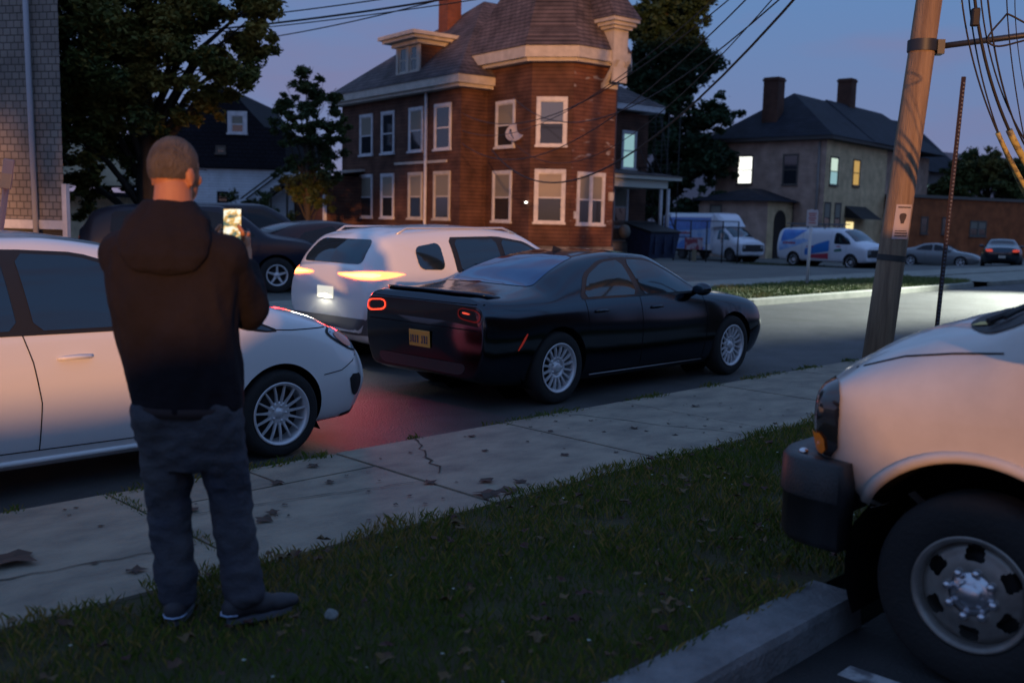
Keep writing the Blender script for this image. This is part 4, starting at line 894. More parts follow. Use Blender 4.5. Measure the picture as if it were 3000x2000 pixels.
def grow(poly, d):
    cx = sum(p[0] for p in poly) / len(poly); cy = sum(p[1] for p in poly) / len(poly); o = []; n = len(poly)
    ar = sum(poly[i][0] * poly[(i + 1) % n][1] - poly[(i + 1) % n][0] * poly[i][1] for i in range(n)); s = 1 if ar > 0 else -1
    for i in range(n):
        a, b, c = Vector(poly[i - 1]), Vector(poly[i]), Vector(poly[(i + 1) % n]); d1 = (b - a).normalized(); d2 = (c - b).normalized()
        n1 = Vector((d1.y, -d1.x)) * s; n2 = Vector((d2.y, -d2.x)) * s; m_ = (n1 + n2); m_ = m_ / max(.2, m_.dot(n1)); o.append(tuple(b + m_ * d))
    return o
g = MB(); g.prism([(-.08, -.08), (6.3, -.08), (6.3, 10.8), (-.08, 10.8)], -.6, .47); g.prism(grow(tow, .09), -.6, .58); g.prism([(6.3, 1.9), (13.1, 1.9), (13.1, 9.1), (6.3, 9.1)], -.8, .46); g.build('foundation', m_found, HR)
# eaves
g = MB(); g.prism([(-.55, -.55), (6.7, -.55), (6.7, 11.25), (-.55, 11.25)], 7.22, 7.56); g.prism([(-.42, -.42), (6.6, -.42), (6.6, 11.1), (-.42, 11.1)], 7.08, 7.22); g.build('eaves', m_trim, HR)
g = MB(); g.prism([(6.72, 1.45), (13.6, 1.45), (13.6, 9.5), (6.72, 9.5)], 7.20, 7.50); g.build('eaves', m_wtrim, HR)
tow2 = grow(tow, .50); g = MB(); g.prism(grow(tow, .56), 8.06, 8.50); g.prism(grow(tow, .40), 7.92, 8.06); g.build('eaves', m_trim, HR)
# roofs
def hip(g, x0, x1, y0, y1, z, rx0, rx1, ry, rz): g.add([(x0, y0, z), (x1, y0, z), (x1, y1, z), (x0, y1, z), (rx0, ry, rz), (rx1, ry, rz)], [(0, 1, 5, 4), (2, 3, 4, 5), (3, 0, 4), (1, 2, 5), (3, 2, 1, 0)])
g = MB(); hip(g, -.6, 6.75, -.6, 11.3, 7.57, 3.9, 6.4, 4.0, 11.75); rf = g.build('roof', m_roofs, HR)
g = MB(); hip(g, 6.0, 13.65, 1.4, 9.55, 7.52, 8.5, 10.2, 5.5, 9.9); g.build('roof', m_roofs, HR)
g = MB(); base = grow(tow, .60); b2 = grow(tow, .1); ap = (3.7, -1.5, 14.6)
mid = [(p[0] * .86 + ap[0] * .14, p[1] * .86 + ap[1] * .14) for p in base]
V = [(x, y, 8.51) for x, y in base] + [(x, y, 9.25) for x, y in mid] + [ap]; n = 6
g.add(V, [(i, (i + 1) % n, n + (i + 1) % n, n + i) for i in range(n)] + [(n + i, n + (i + 1) % n, 12) for i in range(n)] + [tuple(range(n))[::-1]]); g.build('tower_roof', m_roofs, HR)
m_brick = courses('chimney_brick', (.20, .065, .035), (.16, .05, .03), (.10, .07, .06), .075, .22, .3, .85, .12)
g = MB(); g.box((2.35, 4.7, 8), (3.1, 5.5, 12.6)); g.build('chimney', m_brick, rf)
# shed dormer facing left
dm = MB(); dm.prism([(.05, 3.4), (4.2, 3.4), (4.2, 5.3), (.05, 5.3)], 7.75, 9.30); DW = dm.build('dormer', m_redclap, HR)
g = MB(); g.prism([(-.70, 2.8), (3.2, 2.8), (3.2, 5.9), (-.70, 5.9)], 9.60, 9.76); g.prism([(-.55, 2.95), (3.1, 2.95), (3.1, 5.75), (-.55, 5.75)], 9.46, 9.60); g.prism([(-.2, 3.2), (3.0, 3.2), (3.0, 5.5), (-.2, 5.5)], 9.28, 9.46); g.build('dormer_cornice', m_trim, DW)
g = MB()
for y0, y1 in ((3.35, 3.53), (4.25, 4.45), (5.17, 5.35)): g.box((-.04, y0, 7.95), (.06, y1, 9.30))
g.box((-.04, 3.53, 7.95), (.06, 4.25, 8.1)); g.box((-.04, 4.45, 7.95), (.06, 5.17, 8.1)); g.build('dormer_trim', m_trim, DW)
for y in (3.89, 4.81): window(HR, (.045, y, 8.15), (0, 1, 0), (-1, 0, 0), .55, 1.08, m_trim, case=.04, proud=.03)
# bracketed wall dormer at the tower corner
g = MB(); g.prism([(4.0, -4.95), (4.78, -4.95), (4.78, -3.3), (4.0, -3.3)], 8.0, 9.35); g.build('bracket_dormer', m_trim, HR)
g = MB(); g.prism([(3.62, -5.35), (5.05, -5.35), (5.05, -3.0), (3.62, -3.0)], 9.60, 9.74); g.prism([(3.74, -5.23), (4.96, -5.23), (4.96, -3.0), (3.74, -3.0)], 9.46, 9.60); g.prism([(3.86, -5.10), (4.88, -5.10), (4.88, -3.0), (3.86, -3.0)], 9.34, 9.46)
cdm = g.build('dormer_cornice', m_trim, HR)
g = MB(); g.add([(3.58, -5.40, 9.75), (5.1, -5.40, 9.75), (5.1, -2.2, 9.75), (3.58, -2.2, 9.75), (4.2, -3.6, 12.4), (4.2, -2.4, 12.4)], [(0, 1, 4), (1, 2, 5, 4), (2, 3, 5), (3, 0, 4, 5), (3, 2, 1, 0)]); g.build('roof', m_roofs, HR)
g = MB()
for x in (4.01, 4.60): g.obox((x + .08, -4.70, 7.62), (.16, 0, 0), (0, -.18, -.0), (0, -.75, .95))
g.prism([(4.0, -4.42), (4.78, -4.42), (4.78, -4.26), (4.0, -4.26)], 7.05, 7.28); g.prism([(4.02, -4.97), (4.76, -4.97), (4.76, -4.85), (4.02, -4.85)], 7.25, 8.0)
g.build('bracket', m_trim, HR)
# windows
Xw = [(8.15, 1.06, 1), (6.08, 1.0, 0), (3.57, 1.0, 1), (1.38, 1.1, 0)]
for y, wd, bl in Xw:
    window(HR, (-.002, y, 4.60), (0, 1, 0), (-1, 0, 0), wd, 1.80, m_wtrim, bl)
    window(HR, (-.002, y, 1.60), (0, 1, 0), (-1, 0, 0), wd, 1.92, m_wtrim if y > 4 else m_trim, 1)
window(HR, (1.348, -1.33, 4.66), (0, 1, 0), (-1, 0, 0), 1.12, 1.76, m_wtrim, 1)
window(HR, (1.348, -1.2, 1.56), (0, 1, 0), (-1, 0, 0), 1.12, 1.98, m_wtrim, 1)
q = .70711; cB = (1.95, -3.65)
m_skyp = mat('sky_reflecting_pane', (.10, .13, .18), .04, spec=1, coat=1)
window(HR, (cB[0] - .0014, cB[1] - .0014, 4.66), (q, -q, 0), (-q, -q, 0), 1.0, 1.76, m_wtrim, 0, top=m_skyp, case=.13)
window(HR, (cB[0] - .0014, cB[1] - .0014, 1.56), (q, -q, 0), (-q, -q, 0), 1.02, 1.98, m_wtrim, 1, top=m_blindw, case=.13)
window(HR, (3.62, -4.264, 1.52), (1, 0, 0), (0, -1, 0), 1.30, 1.98, m_wtrim, 1, dbl=True)
window(HR, (3.9, -4.345, -.05), (1, 0, 0), (0, -1, 0), 1.5, .40, m_wtrim, 1, case=.08)
window(HR, (11.66, 1.998, 4.35), (1, 0, 0), (0, -1, 0), .80, 1.75, m_wtrim, top=m_litcy, bot=m_litcy)
window(HR, (11.2, 1.998, 1.4), (1, 0, 0), (0, -1, 0), .85, 1.98, m_wtrim, 1)
# belt courses, downspout
g = MB(); g.box((-.06, 1.0, 4.02), (-.003, 5.4, 4.13)); g.build('belt_course', m_trim, HR)
g = MB(); g.tube([(-.12, 2.58, 7.1), (-.12, 2.58, .9), (-.35, 2.58, .6)], .07, 8); g.build('downspout', m_wtrim, HR)
g = MB(); g.box((-2.0, 8.6, -.3), (-.005, 14.2, 3.55)); g.build('side_wing', m_redclap, HR)
g = MB(); g.obox((-1.15, 11.4, 3.72), (2.9, 0, .35), (0, 6.2, 0), (0, 0, .10)); g.build('roof', m_trim, HR)
g = MB(); g.box((-2.06, 14.1, .0), (-1.9, 14.26, 3.5)); g.box((-2.08, 8.55, .0), (-1.94, 8.69, 3.5)); g.build('corner_board', m_wtrim, HR)
# wall lamp and meter boxes
g = MB(); g.ico((1.24, -3.0, 2.34), .07, (.6, 1.2, .6), 2); g.build('wall_lamp', mat('lit_bulb', (1, 1, .9), .4, emit=(1, .97, .85), estr=6), HR)
g = MB(); g.box((2.72, -4.35, 1.72), (2.95, -4.27, 2.02)); g.build('meter_box', m_wtrim, HR)
g = MB(); g.box((4.6, -4.36, 2.5), (4.84, -4.27, 2.85)); g.build('number_plaque', mat('pale_plaque', (.5, .46, .4), .6), HR)
# porch
g = MB(); g.box((6.4, -1.1, 3.28), (11.4, 1.95, 3.66)); g.box((6.35, -1.35, 3.67), (12.1, 1.97, 3.85)); g.build('porch_beam', mat('porch_cream', (.52, .54, .48), .7), HR)
g = MB(); g.add([(6.3, -1.45, 3.86), (12.3, -1.45, 3.86), (12.3, 1.98, 3.86), (6.3, 1.98, 3.86), (6.3, 1.98, 4.3), (11.2, 1.98, 4.3)], [(0, 1, 5, 4), (1, 2, 5), (0, 4, 3), (0, 3, 2, 1), (2, 3, 4, 5)]); g.build('porch_roof', m_roofs, HR)
g = MB()
for x in (6.6, 11.1, 11.6): g.tube([(x, -.95, .75), (x, -.95, 3.28)], .09, 10)
g.build('porch_post', m_wtrim, HR)
g = MB(); g.box((6.2, -1.15, -.4), (10.75, 1.9, .74)); g.build('porch_base', m_found, HR)
g = MB(); g.box((6.2, -1.12, 1.62), (10.7, -1.04, 1.70)); g.box((6.2, -1.12, .85), (10.7, -1.04, .90))
for k in range(38): g.box((6.25 + .12 * k, -1.10, .9), (6.29 + .12 * k, -1.06, 1.62))
g.build('porch_railing', mat('dark_iron', (.02, .02, .022), .6), HR)
# fire escape
g = MB(); m_iron = mat('dark_iron', (.02, .02, .022), .6)
for k in range(13): t = k / 12; g.obox((10.9 + 1.9 * (1 - t), .0, 4.3 - 0 + 3.0 * t - 3.0 + .0), (.26, 0, 0), (0, .8, 0), (0, 0, .03))
for k in range(14): t = k / 13; g.obox((12.5 + .9 * (1 - t) - .2, .9, 3.9 + 3.0 * t), (.24, 0, 0), (0, .8, 0), (0, 0, .03))
for y in (-.4, .4): g.tube([(12.8, y, 1.2), (10.9, y, 4.3)], .03, 6); g.tube([(12.8, y, 2.1), (10.9, y, 5.2)], .02, 6)
for y in (.5, 1.3): g.tube([(13.2, y, 3.9), (12.3, y, 6.9)], .03, 6)
for p in ((12.8, -.4), (12.8, 1.3), (13.3, 1.3), (12.0, -.4)): g.tube([(p[0], p[1], 0), (p[0], p[1], 7)], .025, 6)
g.build('fire_escape', m_iron, HR)

# dish on the left tower face
DS = thing('satellite_dish', 'grey satellite dish bolted to the red house between two upper windows', 'satellite dish', (30.28, 29.5, 4.9), R(-8))
g = MB(); g.lathe([(0, .0), (.18, .02), (.34, .075), (.42, .12), (.41, .13), (.33, .09), (.17, .035), (0, .015)], c=(-.55, -.1, .25), ax=(-.75, -.45, .42), n=32); g.build('reflector', mat('dish_grey', (.34, .33, .37), .5), DS)
g = MB(); g.tube([(0, 0, -.1), (-.3, -.03, -.1), (-.45, -.06, .2)], .025, 8); g.tube([(-.6, -.1, -.12), (-1.0, -.35, .30)], .015, 6); g.ico((-1.02, -.36, .34), .05, (1, 1, 1), 1); g.build('arm', m_iron, DS)

# grey two-storey house, right
m_gw = courses('grey_brown_wall', (.42, .30, .24), (.38, .275, .225), (.30, .22, .19), .18, .5, .25, .9, .05)
m_gf = courses('beige_wall', (.62, .47, .28), (.56, .43, .26), (.42, .34, .21), .18, .5, .22, .9, .05)
m_dr = courses('dark_slate', (.022, .026, .040), (.016, .020, .032), (.008, .009, .014), .2, .35, .3, .8, .12)
GH = thing('grey_house', 'stuccoed two storey house with dark hipped roof and lit upstairs windows behind the vans', 'house', (61.29, 32.15, 0), R(4))
g = MB(); g.prism([(0, .0), (.3, .0), (.3, 8.1), (0, 8.1)], -1.0, 7.3); g.prism([(.3, .3), (11.5, .3), (11.5, 8.1), (.3, 8.1)], -1.0, 7.28); g.build('wall', m_gw, GH)
g = MB(); g.prism([(.004, -.02), (10.6, -.02), (10.6, .3), (.004, .3)], -1.0, 7.29); g.build('front_wall', m_gf, GH)
g = MB(); g.prism([(-.55, -.6), (12, -.6), (12, 8.7), (-.55, 8.7)], 7.3, 7.52); g.build('eaves', mat('dark_trim', (.06, .055, .055), .8), GH)
g = MB(); hip(g, -.6, 12.1, -.65, 8.75, 7.53, 3.6, 9.0, 4.2, 10.9); g.add([(-.5, 5, 9.2), (4.5, 4.2, 11.0), (4.5, 7.8, 10.8), (-.2, 8.7, 8.2)], [(0, 1, 2, 3)]); g.f.pop(); g.sm.pop(); g.mi.pop(); rg = g.build('roof', m_dr, GH)
g = MB(); hip(g, 6.5, 22, -.7, 8.6, 7.54, 9.0, 20, 4.2, 11.02); g.build('roof', m_dr, GH)
g = MB(); g.prism([(11.52, .6), (21.5, .6), (21.5, 7.5), (11.52, 7.5)], -1, 7.35); g.build('rear_wing_wall', m_gw, GH)
m_dbrick = courses('dark_chimney_brick', (.10, .048, .034), (.08, .040, .03), (.06, .045, .04), .075, .22, .3, .85, .12)
for x, y, z0, z1 in ((.8, 4.6, 7.6, 11.7), (12.6, 4.4, 9, 13.0)):
    g = MB(); g.box((x, y - .55, z0), (x + 1.0, y + .55, z1)); g.box((x - .06, y - .61, z1 - .25), (x + 1.06, y + .61, z1 - .1)); g.build('chimney', m_dbrick, rg)
m_dk = mat('dull_window_trim', (.10, .085, .075), .8)
window(GH, (-.002, 5.8, 4.45), (0, 1, 0), (-1, 0, 0), 1.1, 1.9, m_dk, top=m_litw, bot=m_litw, case=.05)
window(GH, (-.002, 2.45, 4.4), (0, 1, 0), (-1, 0, 0), 1.0, 1.95, m_dk, case=.06); window(GH, (-.002, 2.6, 1.4), (0, 1, 0), (-1, 0, 0), 1.0, 1.85, m_dk, 1, case=.06)
window(GH, (1.3, -.022, 4.4), (1, 0, 0), (0, -1, 0), 1.2, 1.8, m_dk, top=mat('lit_green_pane', (.2, .3, .25), .4, emit=(.62, .78, .62), estr=.9), bot=m_litcy, case=.05)
window(GH, (5.05, -.022, 4.5), (1, 0, 0), (0, -1, 0), 1.1, 1.75, m_dk, top=m_lity, bot=m_lity, case=.05)
for x in (.1 + .5, 2.3): window(GH, (x, -.022, 1.3), (1, 0, 0), (0, -1, 0), .9, 1.9, m_dk, 1, case=.06)
g = MB(); g.box((3.85, -.06, .2), (5.05, -.021, 2.0)); g.build('door', mat('lit_door', (.8, .7, .4), .4, emit=(1, .80, .36), estr=1.1), GH)
g = MB(); g.add([(3.5, -1.3, 2.2), (7.1, -1.3, 2.2), (7.1, -.03, 3.1), (3.5, -.03, 3.1), (3.5, -.03, 2.3), (7.1, -.03, 2.3)], [(0, 1, 2, 3), (0, 3, 4), (1, 5, 2), (0, 4, 5, 1)]); g.build('awning', mat('awning_black', (.012, .012, .012), .8), GH)
g = MB(); g.tube([(-.08, .45, 7.2), (-.08, .45, 0)], .09, 8); g.build('downspout', mat('grey_pipe', (.2, .18, .17), .7), GH)
# low side porch with an arched doorway
g = MB(); g.prism([(-3.6, 2.15), (-.01, 2.15), (-.01, 7.2), (-3.6, 7.2)], -1, 3.2); g.build('porch_wall', m_gw, GH)
g = MB(); g.prism([(-3.59, 2.12), (-.01, 2.12), (-.01, 2.15), (-3.59, 2.15)], -1, 3.18); g.build('porch_wall', m_gf, GH)
g = MB(); hip(g, -4.1, -.0, 1.6, 7.7, 3.2, -2.2, -.01, 4.4, 4.1); g.build('porch_roof', m_dr, GH)
arc = [(-2.7, -.9), (-1.0, -.9), (-1.0, 1.9)] + [(-1.85 + .85 * math.cos(t), 1.9 + .75 * math.sin(t)) for t in [k * math.pi / 10 for k in range(1, 10)]] + [(-2.7, 1.9)]
g = MB(); V = [(x, y, z) for y in (2.119, 2.09) for x, z in arc]; n = len(arc); g.add(V, [tuple(range(n)), tuple(range(n, 2 * n))] + [(i, (i + 1) % n, n + (i + 1) % n, n + i) for i in range(n)]); g.build('doorway', mat('dark_doorway', (.02, .014, .012), .9), GH)
window(GH, (-3.602, 5.9, 1.4), (0, 1, 0), (-1, 0, 0), .8, 1.5, m_dk, 1, case=.06)

# black-roofed house, left background (front faces the camera side)
BH = thing('dark_gabled_house', 'house with a black steep gable over a white clapboard lower wall, left background', 'house', (25.3, 46.9, 0), R(-45))
m_bsh = courses('black_shingle', (.010, .011, .018), (.008, .009, .015), (.004, .004, .006), .2, .3, .3, .9, .12)
m_wcl = courses('white_clapboard', (.62, .66, .72), (.58, .62, .68), (.42, .45, .5), .14, 6, .15, .8, .12)
g = MB(); g.prism([(-4.2, 0), (4.3, 0), (4.3, 9), (-4.2, 9)], -.5, 3.85); g.build('wall', m_wcl, BH)
gp = [(-3.9, 3.9), (3.95, 3.9), (3.95, 5.8), (2.9, 5.95), (1.15, 7.8), (.45, 7.8), (-1.6, 6.3), (-3.9, 5.5)]
g = MB(); n = len(gp); V = [(x, y, z) for y in (-.25, 9) for x, z in gp]; g.add(V, [tuple(range(n)), tuple(range(n, 2 * n))] + [(i, (i + 1) % n, n + (i + 1) % n, n + i) for i in range(n)]); g.build('gable', m_bsh, BH)
g = MB(); g.obox((-1.05, -.32, 6.72), (1.35, 0, 1.05), (0, .12, 0), (-.06, 0, .12)); g.build('rake_board', m_wtrim, BH)
window(BH, (1.55, -.252, 5.62), (1, 0, 0), (0, -1, 0), .62, .85, m_wtrim, 1, case=.18)
window(BH, (.7, -.252, 4.62), (1, 0, 0), (0, -1, 0), .4, .3, m_dk, 1, case=.05); window(BH, (.7, -.004, 2.06), (1, 0, 0), (0, -1, 0), .5, .62, m_bsh, 0, case=.03)
g = MB(); 
for k in range(10): g.obox((2.1 + .21 * k, -.6, 1.75 + .16 * k), (.26, 0, 0), (0, 1.0, 0), (0, 0, .05))
for y in (-1.1, -.12): g.tube([(1.9, y, 1.55), (4.2, y, 3.3)], .07, 6); g.tube([(1.9, y, 2.35), (4.2, y, 4.1)], .04, 6)
for x in (2.6, 3.4, 4.2): g.tube([(x, -1.1, -.2), (x, -1.1, 1.95 + (x - 2.1) * .76)], .06, 6)
g.build('outside_stairs', mat('dark_wood', (.03, .026, .022), .9), BH)
# cream building seen between the trunks
CB = thing('cream_building', 'low cream building with posts, half hidden behind the big tree on the left', 'building', (14.5, 41, 0), R(-35))
g = MB(); g.box((-6.5, 0, -.5), (3.6, 5, 2.15)); g.build('wall', mat('cream_wall', (.55, .50, .34), .8, col2=(.36, .33, .24), scale=2), CB)
g = MB(); g.box((-6.8, -.9, 2.16), (4, 5.2, 2.32)); g.build('roof', m_bsh, CB)
g = MB()
for x in (-2.2, -.2, 3.3): g.box((x, -.8, -.5), (x + .18, -.62, 2.15))
g.build('post', m_trim, CB)
g = MB(); g.box((1.1, -.02, 2.6), (3.4, 4, 4.6)); g.build('upper_wall', mat('cream_wall', (.42, .39, .28), .8), CB)

# shingled building at the left edge
LB = thing('shingled_building', 'tall grey shingled wall with a pale base board at the left edge', 'building', (7.54, 19.55, 0), R(-58))
m_sh = courses('weathered_shingle', (.26, .235, .21), (.21, .19, .175), (.10, .092, .085), .135, .16, .25, .9, .09)
g = MB(); g.prism([(-9, 0), (0, 0), (-5.4, 6.0), (-9, 6)], 1.42, 9.5); g.build('wall', m_sh, LB)
g = MB(); g.prism([(-9, -.05), (.04, -.05), (-5.3, 6.0), (-9, 6)], 1.24, 1.41); g.build('base_board', m_wtrim, LB)
g = MB(); g.prism([(-9, .1), (-.1, .1), (-5.5, 6), (-9, 6)], -.2, 1.23); g.build('foundation', mat('dark_foundation', (.06, .06, .06), .9), LB)
g = MB(); g.tube([(-.66, -.09, 9.0), (-.60, -.09, 4.0), (-.55, -.09, .6)], .052, 12); g.build('downspout', mat('white_downspout', (.42, .43, .48), .5), LB)
g = MB(); g.box((.0, -.06, 1.0), (.10, .04, 2.1)); g.build('gas_pipe', m_wtrim, LB)

# brick warehouse, far right
BW = thing('brick_warehouse', 'long low windowed brick warehouse beyond the sign post at the right edge', 'building', (71.7, 31.06, 0), R(-15))
m_bw = courses('warehouse_brick', (.34, .10, .032), (.28, .082, .028), (.18, .08, .05), .08, .24, .3, .85, .12)
g = MB(); g.prism([(0, 0), (30, 0), (30, 14), (0, 14)], -1.2, 3.9); g.build('wall', m_bw, BW)
g = MB(); g.prism([(-.15, -.15), (30.2, -.15), (30.2, 14), (-.15, 14)], 3.9, 4.12); g.build('coping', mat('roof_edge', (.11, .10, .09), .8), BW)
window(BW, (8.3, -.003, 1.2), (1, 0, 0), (0, -1, 0), 1.9, 1.1, mat('brick_frame', (.10, .10, .09), .8), 1, dbl=True, case=.05)
for x in (2.0, 4.4): window(BW, (x, -.003, 1.3), (1, 0, 0), (0, -1, 0), .7, 1.2, m_dk, 0, case=.05)
g = MB(); g.box((6, 25, -1), (60, 50, 10.3)); MBK = g.build('back_block', mat('mauve_block', (.30, .26, .28), .9)); MBK.location = (70, 30, 0); tag(MBK, 'flat topped pale mauve block rising behind the warehouse trees', 'building'); MBK.rotation_euler = (0, 0, R(-12))
FH = thing('far_house', 'dark roofed house with one lit window, between the utility pole and the sign post', 'house', (84, 37, 0), R(-8))
g = MB(); g.box((0, 0, -1), (9, 8, 6.6)); g.build('wall', mat('far_wall', (.17, .15, .15), .9), FH)
g = MB(); hip(g, -.5, 9.5, -.5, 8.5, 6.6, 1.0, 7.5, 4, 11.3); g.build('roof', m_dr, FH)
window(FH, (3.9, -.003, 3.6), (1, 0, 0), (0, -1, 0), 1.0, 1.9, m_wtrim, top=m_litcy, case=.08)
# ------------------------------------------------------------------ trees
m_bark = mat('bark', (.030, .024, .019), .95, col2=(.05, .042, .034), scale=6, bump=.8, bscale=25, stretch=(1, 1, .3))
def leafmat(name, a, b):
    m = mat(name, a, .65, col2=b, scale=.9, spec=.2, contrast=(.4, .6)); return m
def tree(name, label, base, clumps, nl, ls, mats, trunk_r=.25, group=None, seed=0, fork=.45, cat='tree', sq=1.0):
    """clumps: (x, y, z, radius) in world axes relative to base; limbs run from the trunk to each clump, leaves fill the clumps unevenly"""
    rr = random.Random(seed); root = thing(name, label, cat, base, 0, group)
    top = max(c[2] for c in clumps); cx = sum(c[0] for c in clumps) / len(clumps); cy = sum(c[1] for c in clumps) / len(clumps)
    g = MB(); tp = [(0, 0, -.5), (.02, .03, .5), (cx * .15, cy * .15, top * .3), (cx * .5, cy * .5, top * .6), (cx, cy, top * .92)]
    g.tube(tp, [trunk_r * 1.25, trunk_r, trunk_r * .8, trunk_r * .5, trunk_r * .12], 10)
    def tpt(z):
        for a, b in zip(tp[:-1], tp[1:]):
            if a[2] <= z <= b[2]: t = (z - a[2]) / (b[2] - a[2]); return Vector(a).lerp(Vector(b), t)
        return Vector(tp[-1])
    for (x, y, z, r) in clumps:
        s = tpt(max(.3, z * fork + rr.uniform(-.1, .3) * z * .3)); e = Vector((x, y, z)); m1 = s.lerp(e, .5) + Vector((0, 0, .12 * (e - s).length))
        g.tube([s, m1, e], [trunk_r * .34, trunk_r * .2, .012], 6)
        for _ in range(3):
            d = Vector((rr.gauss(0, 1), rr.gauss(0, 1), rr.gauss(0, .7))).normalized(); g.tube([m1.lerp(e, rr.uniform(.2, .9)), e + d * r * .85], [trunk_r * .09, .006], 5, False)
    g.build('trunk', m_bark, root)
    V = []; F = []; MI = []; tot = sum(c[3] ** 2 for c in clumps)
    for (x, y, z, r) in clumps:
        subs = []
        for _ in range(max(8, int(20 * r))):
            d = Vector((rr.gauss(0, 1), rr.gauss(0, 1), rr.gauss(0, 1))).normalized(); q = rr.uniform(.25, 1.15) * r; subs.append((Vector((x, y, z)) + Vector((d.x * q, d.y * q, d.z * q * .85 * sq)), rr.uniform(.15, .33) * max(.6, r * .8)))
        n = int(nl * r * r / tot)
        for _ in range(n):
            c, sr = rr.choice(subs); p = c + Vector((rr.gauss(0, .5), rr.gauss(0, .5), rr.gauss(0, .38))) * sr
            a = Vector((rr.gauss(0, 1), rr.gauss(0, 1), rr.gauss(0, .6))).normalized(); b = a.orthogonal().normalized(); b.rotate(Matrix.Rotation(rr.uniform(0, 6.28), 3, a)); s = ls * rr.uniform(.6, 1.3); o = len(V); cc = a.cross(b)
            V += [p - a * s, p + b * s * .45 + cc * s * .1, p + a * s, p - b * s * .45 + cc * s * .1]; F.append((o, o + 1, o + 2, o + 3))
            t = noise.noise(p * .55 + Vector((seed * 3, 0, 0))) + rr.uniform(-.25, .25); t += .30 if (seed == 3 and p.z > 4.2 and p.x * Rv.x + p.y * Rv.y > -.6) else 0; MI.append(0 if t < .05 else (1 if t < .3 or len(mats) < 3 else 2))  # maple's upper right leaves pushed towards ochre: warm light painted into the crown
    me = bpy.data.meshes.new('crown'); me.from_pydata([tuple(v) for v in V], [], F)
    for m in mats: me.materials.append(m)
    me.polygons.foreach_set('material_index', [min(i, len(mats) - 1) for i in MI]); me.update()
    o = bpy.data.objects.new('crown', me); COL.objects.link(o); o.parent = root
    return root
ld, lm, lo_, ly = leafmat('leaf_dark', (.030, .050, .022), (.045, .066, .024)), leafmat('leaf_mid', (.055, .080, .026), (.075, .092, .028)), leafmat('leaf_ochre', (.15, .115, .030), (.10, .11, .032)), leafmat('leaf_yellow', (.30, .22, .03), (.20, .17, .03))
Rv = Vector((rt.x, rt.y, 0)).normalized(); Fv = Vector((fh.x, fh.y, 0))
def cl(items, rr=None): # clumps given as (sideways, away, up, radius) seen from the street
    return [(Rv.x * s + Fv.x * d, Rv.y * s + Fv.y * d, z, r) for s, d, z, r in items]
# big street maple: crown over the left quarter
items = [(1.2, 0, 6.6, 1.3), (.2, -.5, 6.0, 1.5), (-1.2, .3, 6.4, 1.5), (2.0, .2, 5.4, .9), (2.4, 0, 6.2, .9), (1.3, -.4, 5.2, 1.1), (-.6, -.6, 4.8, 1.5), (-2.0, 0, 5.2, 1.4), (.5, .5, 7.6, 1.5), (-1.5, .2, 7.8, 1.6), (-2.6, .3, 3.9, 1.1), (-1.6, -.5, 3.5, 1.2), (-.6, .2, 3.3, 1.0), (-2.7, .4, 2.6, .9), (-1.6, .2, 2.3, .8), (.3, .3, 4.0, .9), (1.4, .2, 4.4, .5), (2.7, .1, 5.55, .45), (2.75, 0, 6.8, .5), (-2.9, .2, 6.6, 1.1), (-.3, .5, 2.5, .5), (2.4, .3, 7.6, .9)]
tree('big_maple', 'big spreading maple with dark green leaves, warm light painted in ochre, filling the upper left', (11.0, 23.4, -.1), cl(items), 120000, .085, [leafmat('maple_green', (.05, .075, .022), (.075, .09, .024)), leafmat('maple_olive', (.10, .115, .028), (.13, .13, .03)), leafmat('maple_ochre_lit', (.24, .17, .035), (.15, .14, .035))], .30, seed=3)
items = [(0, 0, 7.0, .55), (-.4, 0, 6.3, .7), (.5, .1, 6.2, .8), (-1.0, 0, 5.7, .45), (.1, -.2, 5.3, .9), (.9, .1, 5.2, .7), (-.5, 0, 4.7, .7), (.6, 0, 4.3, .9), (-.6, .2, 3.6, .7), (.3, 0, 3.3, .9), (1.0, 0, 3.2, .5), (-.9, 0, 3.0, .5), (.6, 0, 2.3, .6), (-.3, .1, 2.5, .6), (-1.35, 0, 5.2, .22)]
tree('young_tree', 'slim leafy tree standing between the black gabled house and the red house', (21.9, 32.9, -.1), cl(items), 22000, .085, [ld, lm], .13, seed=5)
items = []
rr = random.Random(8)
for k in range(64):
    z = 2.2 + 15.3 * k / 63; w_ = 3.2 * (1 - (z - 5) / 16) if z > 5 else 3.0; s = rr.uniform(-1, 1) * w_; items.append((s * 1.05, rr.uniform(-1, 1) * w_ * .5, z, rr.uniform(1.0, 1.7)))
tree('tall_dark_tree', 'very tall dark tree rising behind the right end of the red house', (57.0, 42.0, -.6), cl([(s * 1.17, d * 1.17, z * 1.13 + .3, r * 1.17) for s, d, z, r in items]), 140000, .19, [leafmat('deep_green', (.012, .032, .018), (.018, .040, .020)), leafmat('deep_green_light', (.020, .046, .022), (.026, .052, .022))], .42, seed=11, sq=.8)
items = [(rr.uniform(-4.5, 4.5), rr.uniform(-1.5, 1.5), 3.8 + rr.uniform(0, 3.6), rr.uniform(1.1, 1.9)) for _ in range(22)]
tree('round_tree', 'broad olive tree behind the brick warehouse at the right edge', (86.5, 31.0, -1), cl([(s, d, z + .6, r) for s, d, z, r in items]), 34000, .19, [lm, ld, lo_], .35, seed=14)
items = [(rr.uniform(-2.5, 3), rr.uniform(-1, 1), 1.0 + rr.uniform(0, 2.4), rr.uniform(.6, 1.1)) for _ in range(14)]
tree('green_shrub', 'yellow green bush glowing beside the porch of the stuccoed house', (60.5, 41.5, -.6), cl(items), 9000, .12, [lm, leafmat('leaf_fresh', (.10, .13, .02), (.06, .09, .02))], .12, seed=15, cat='shrub')
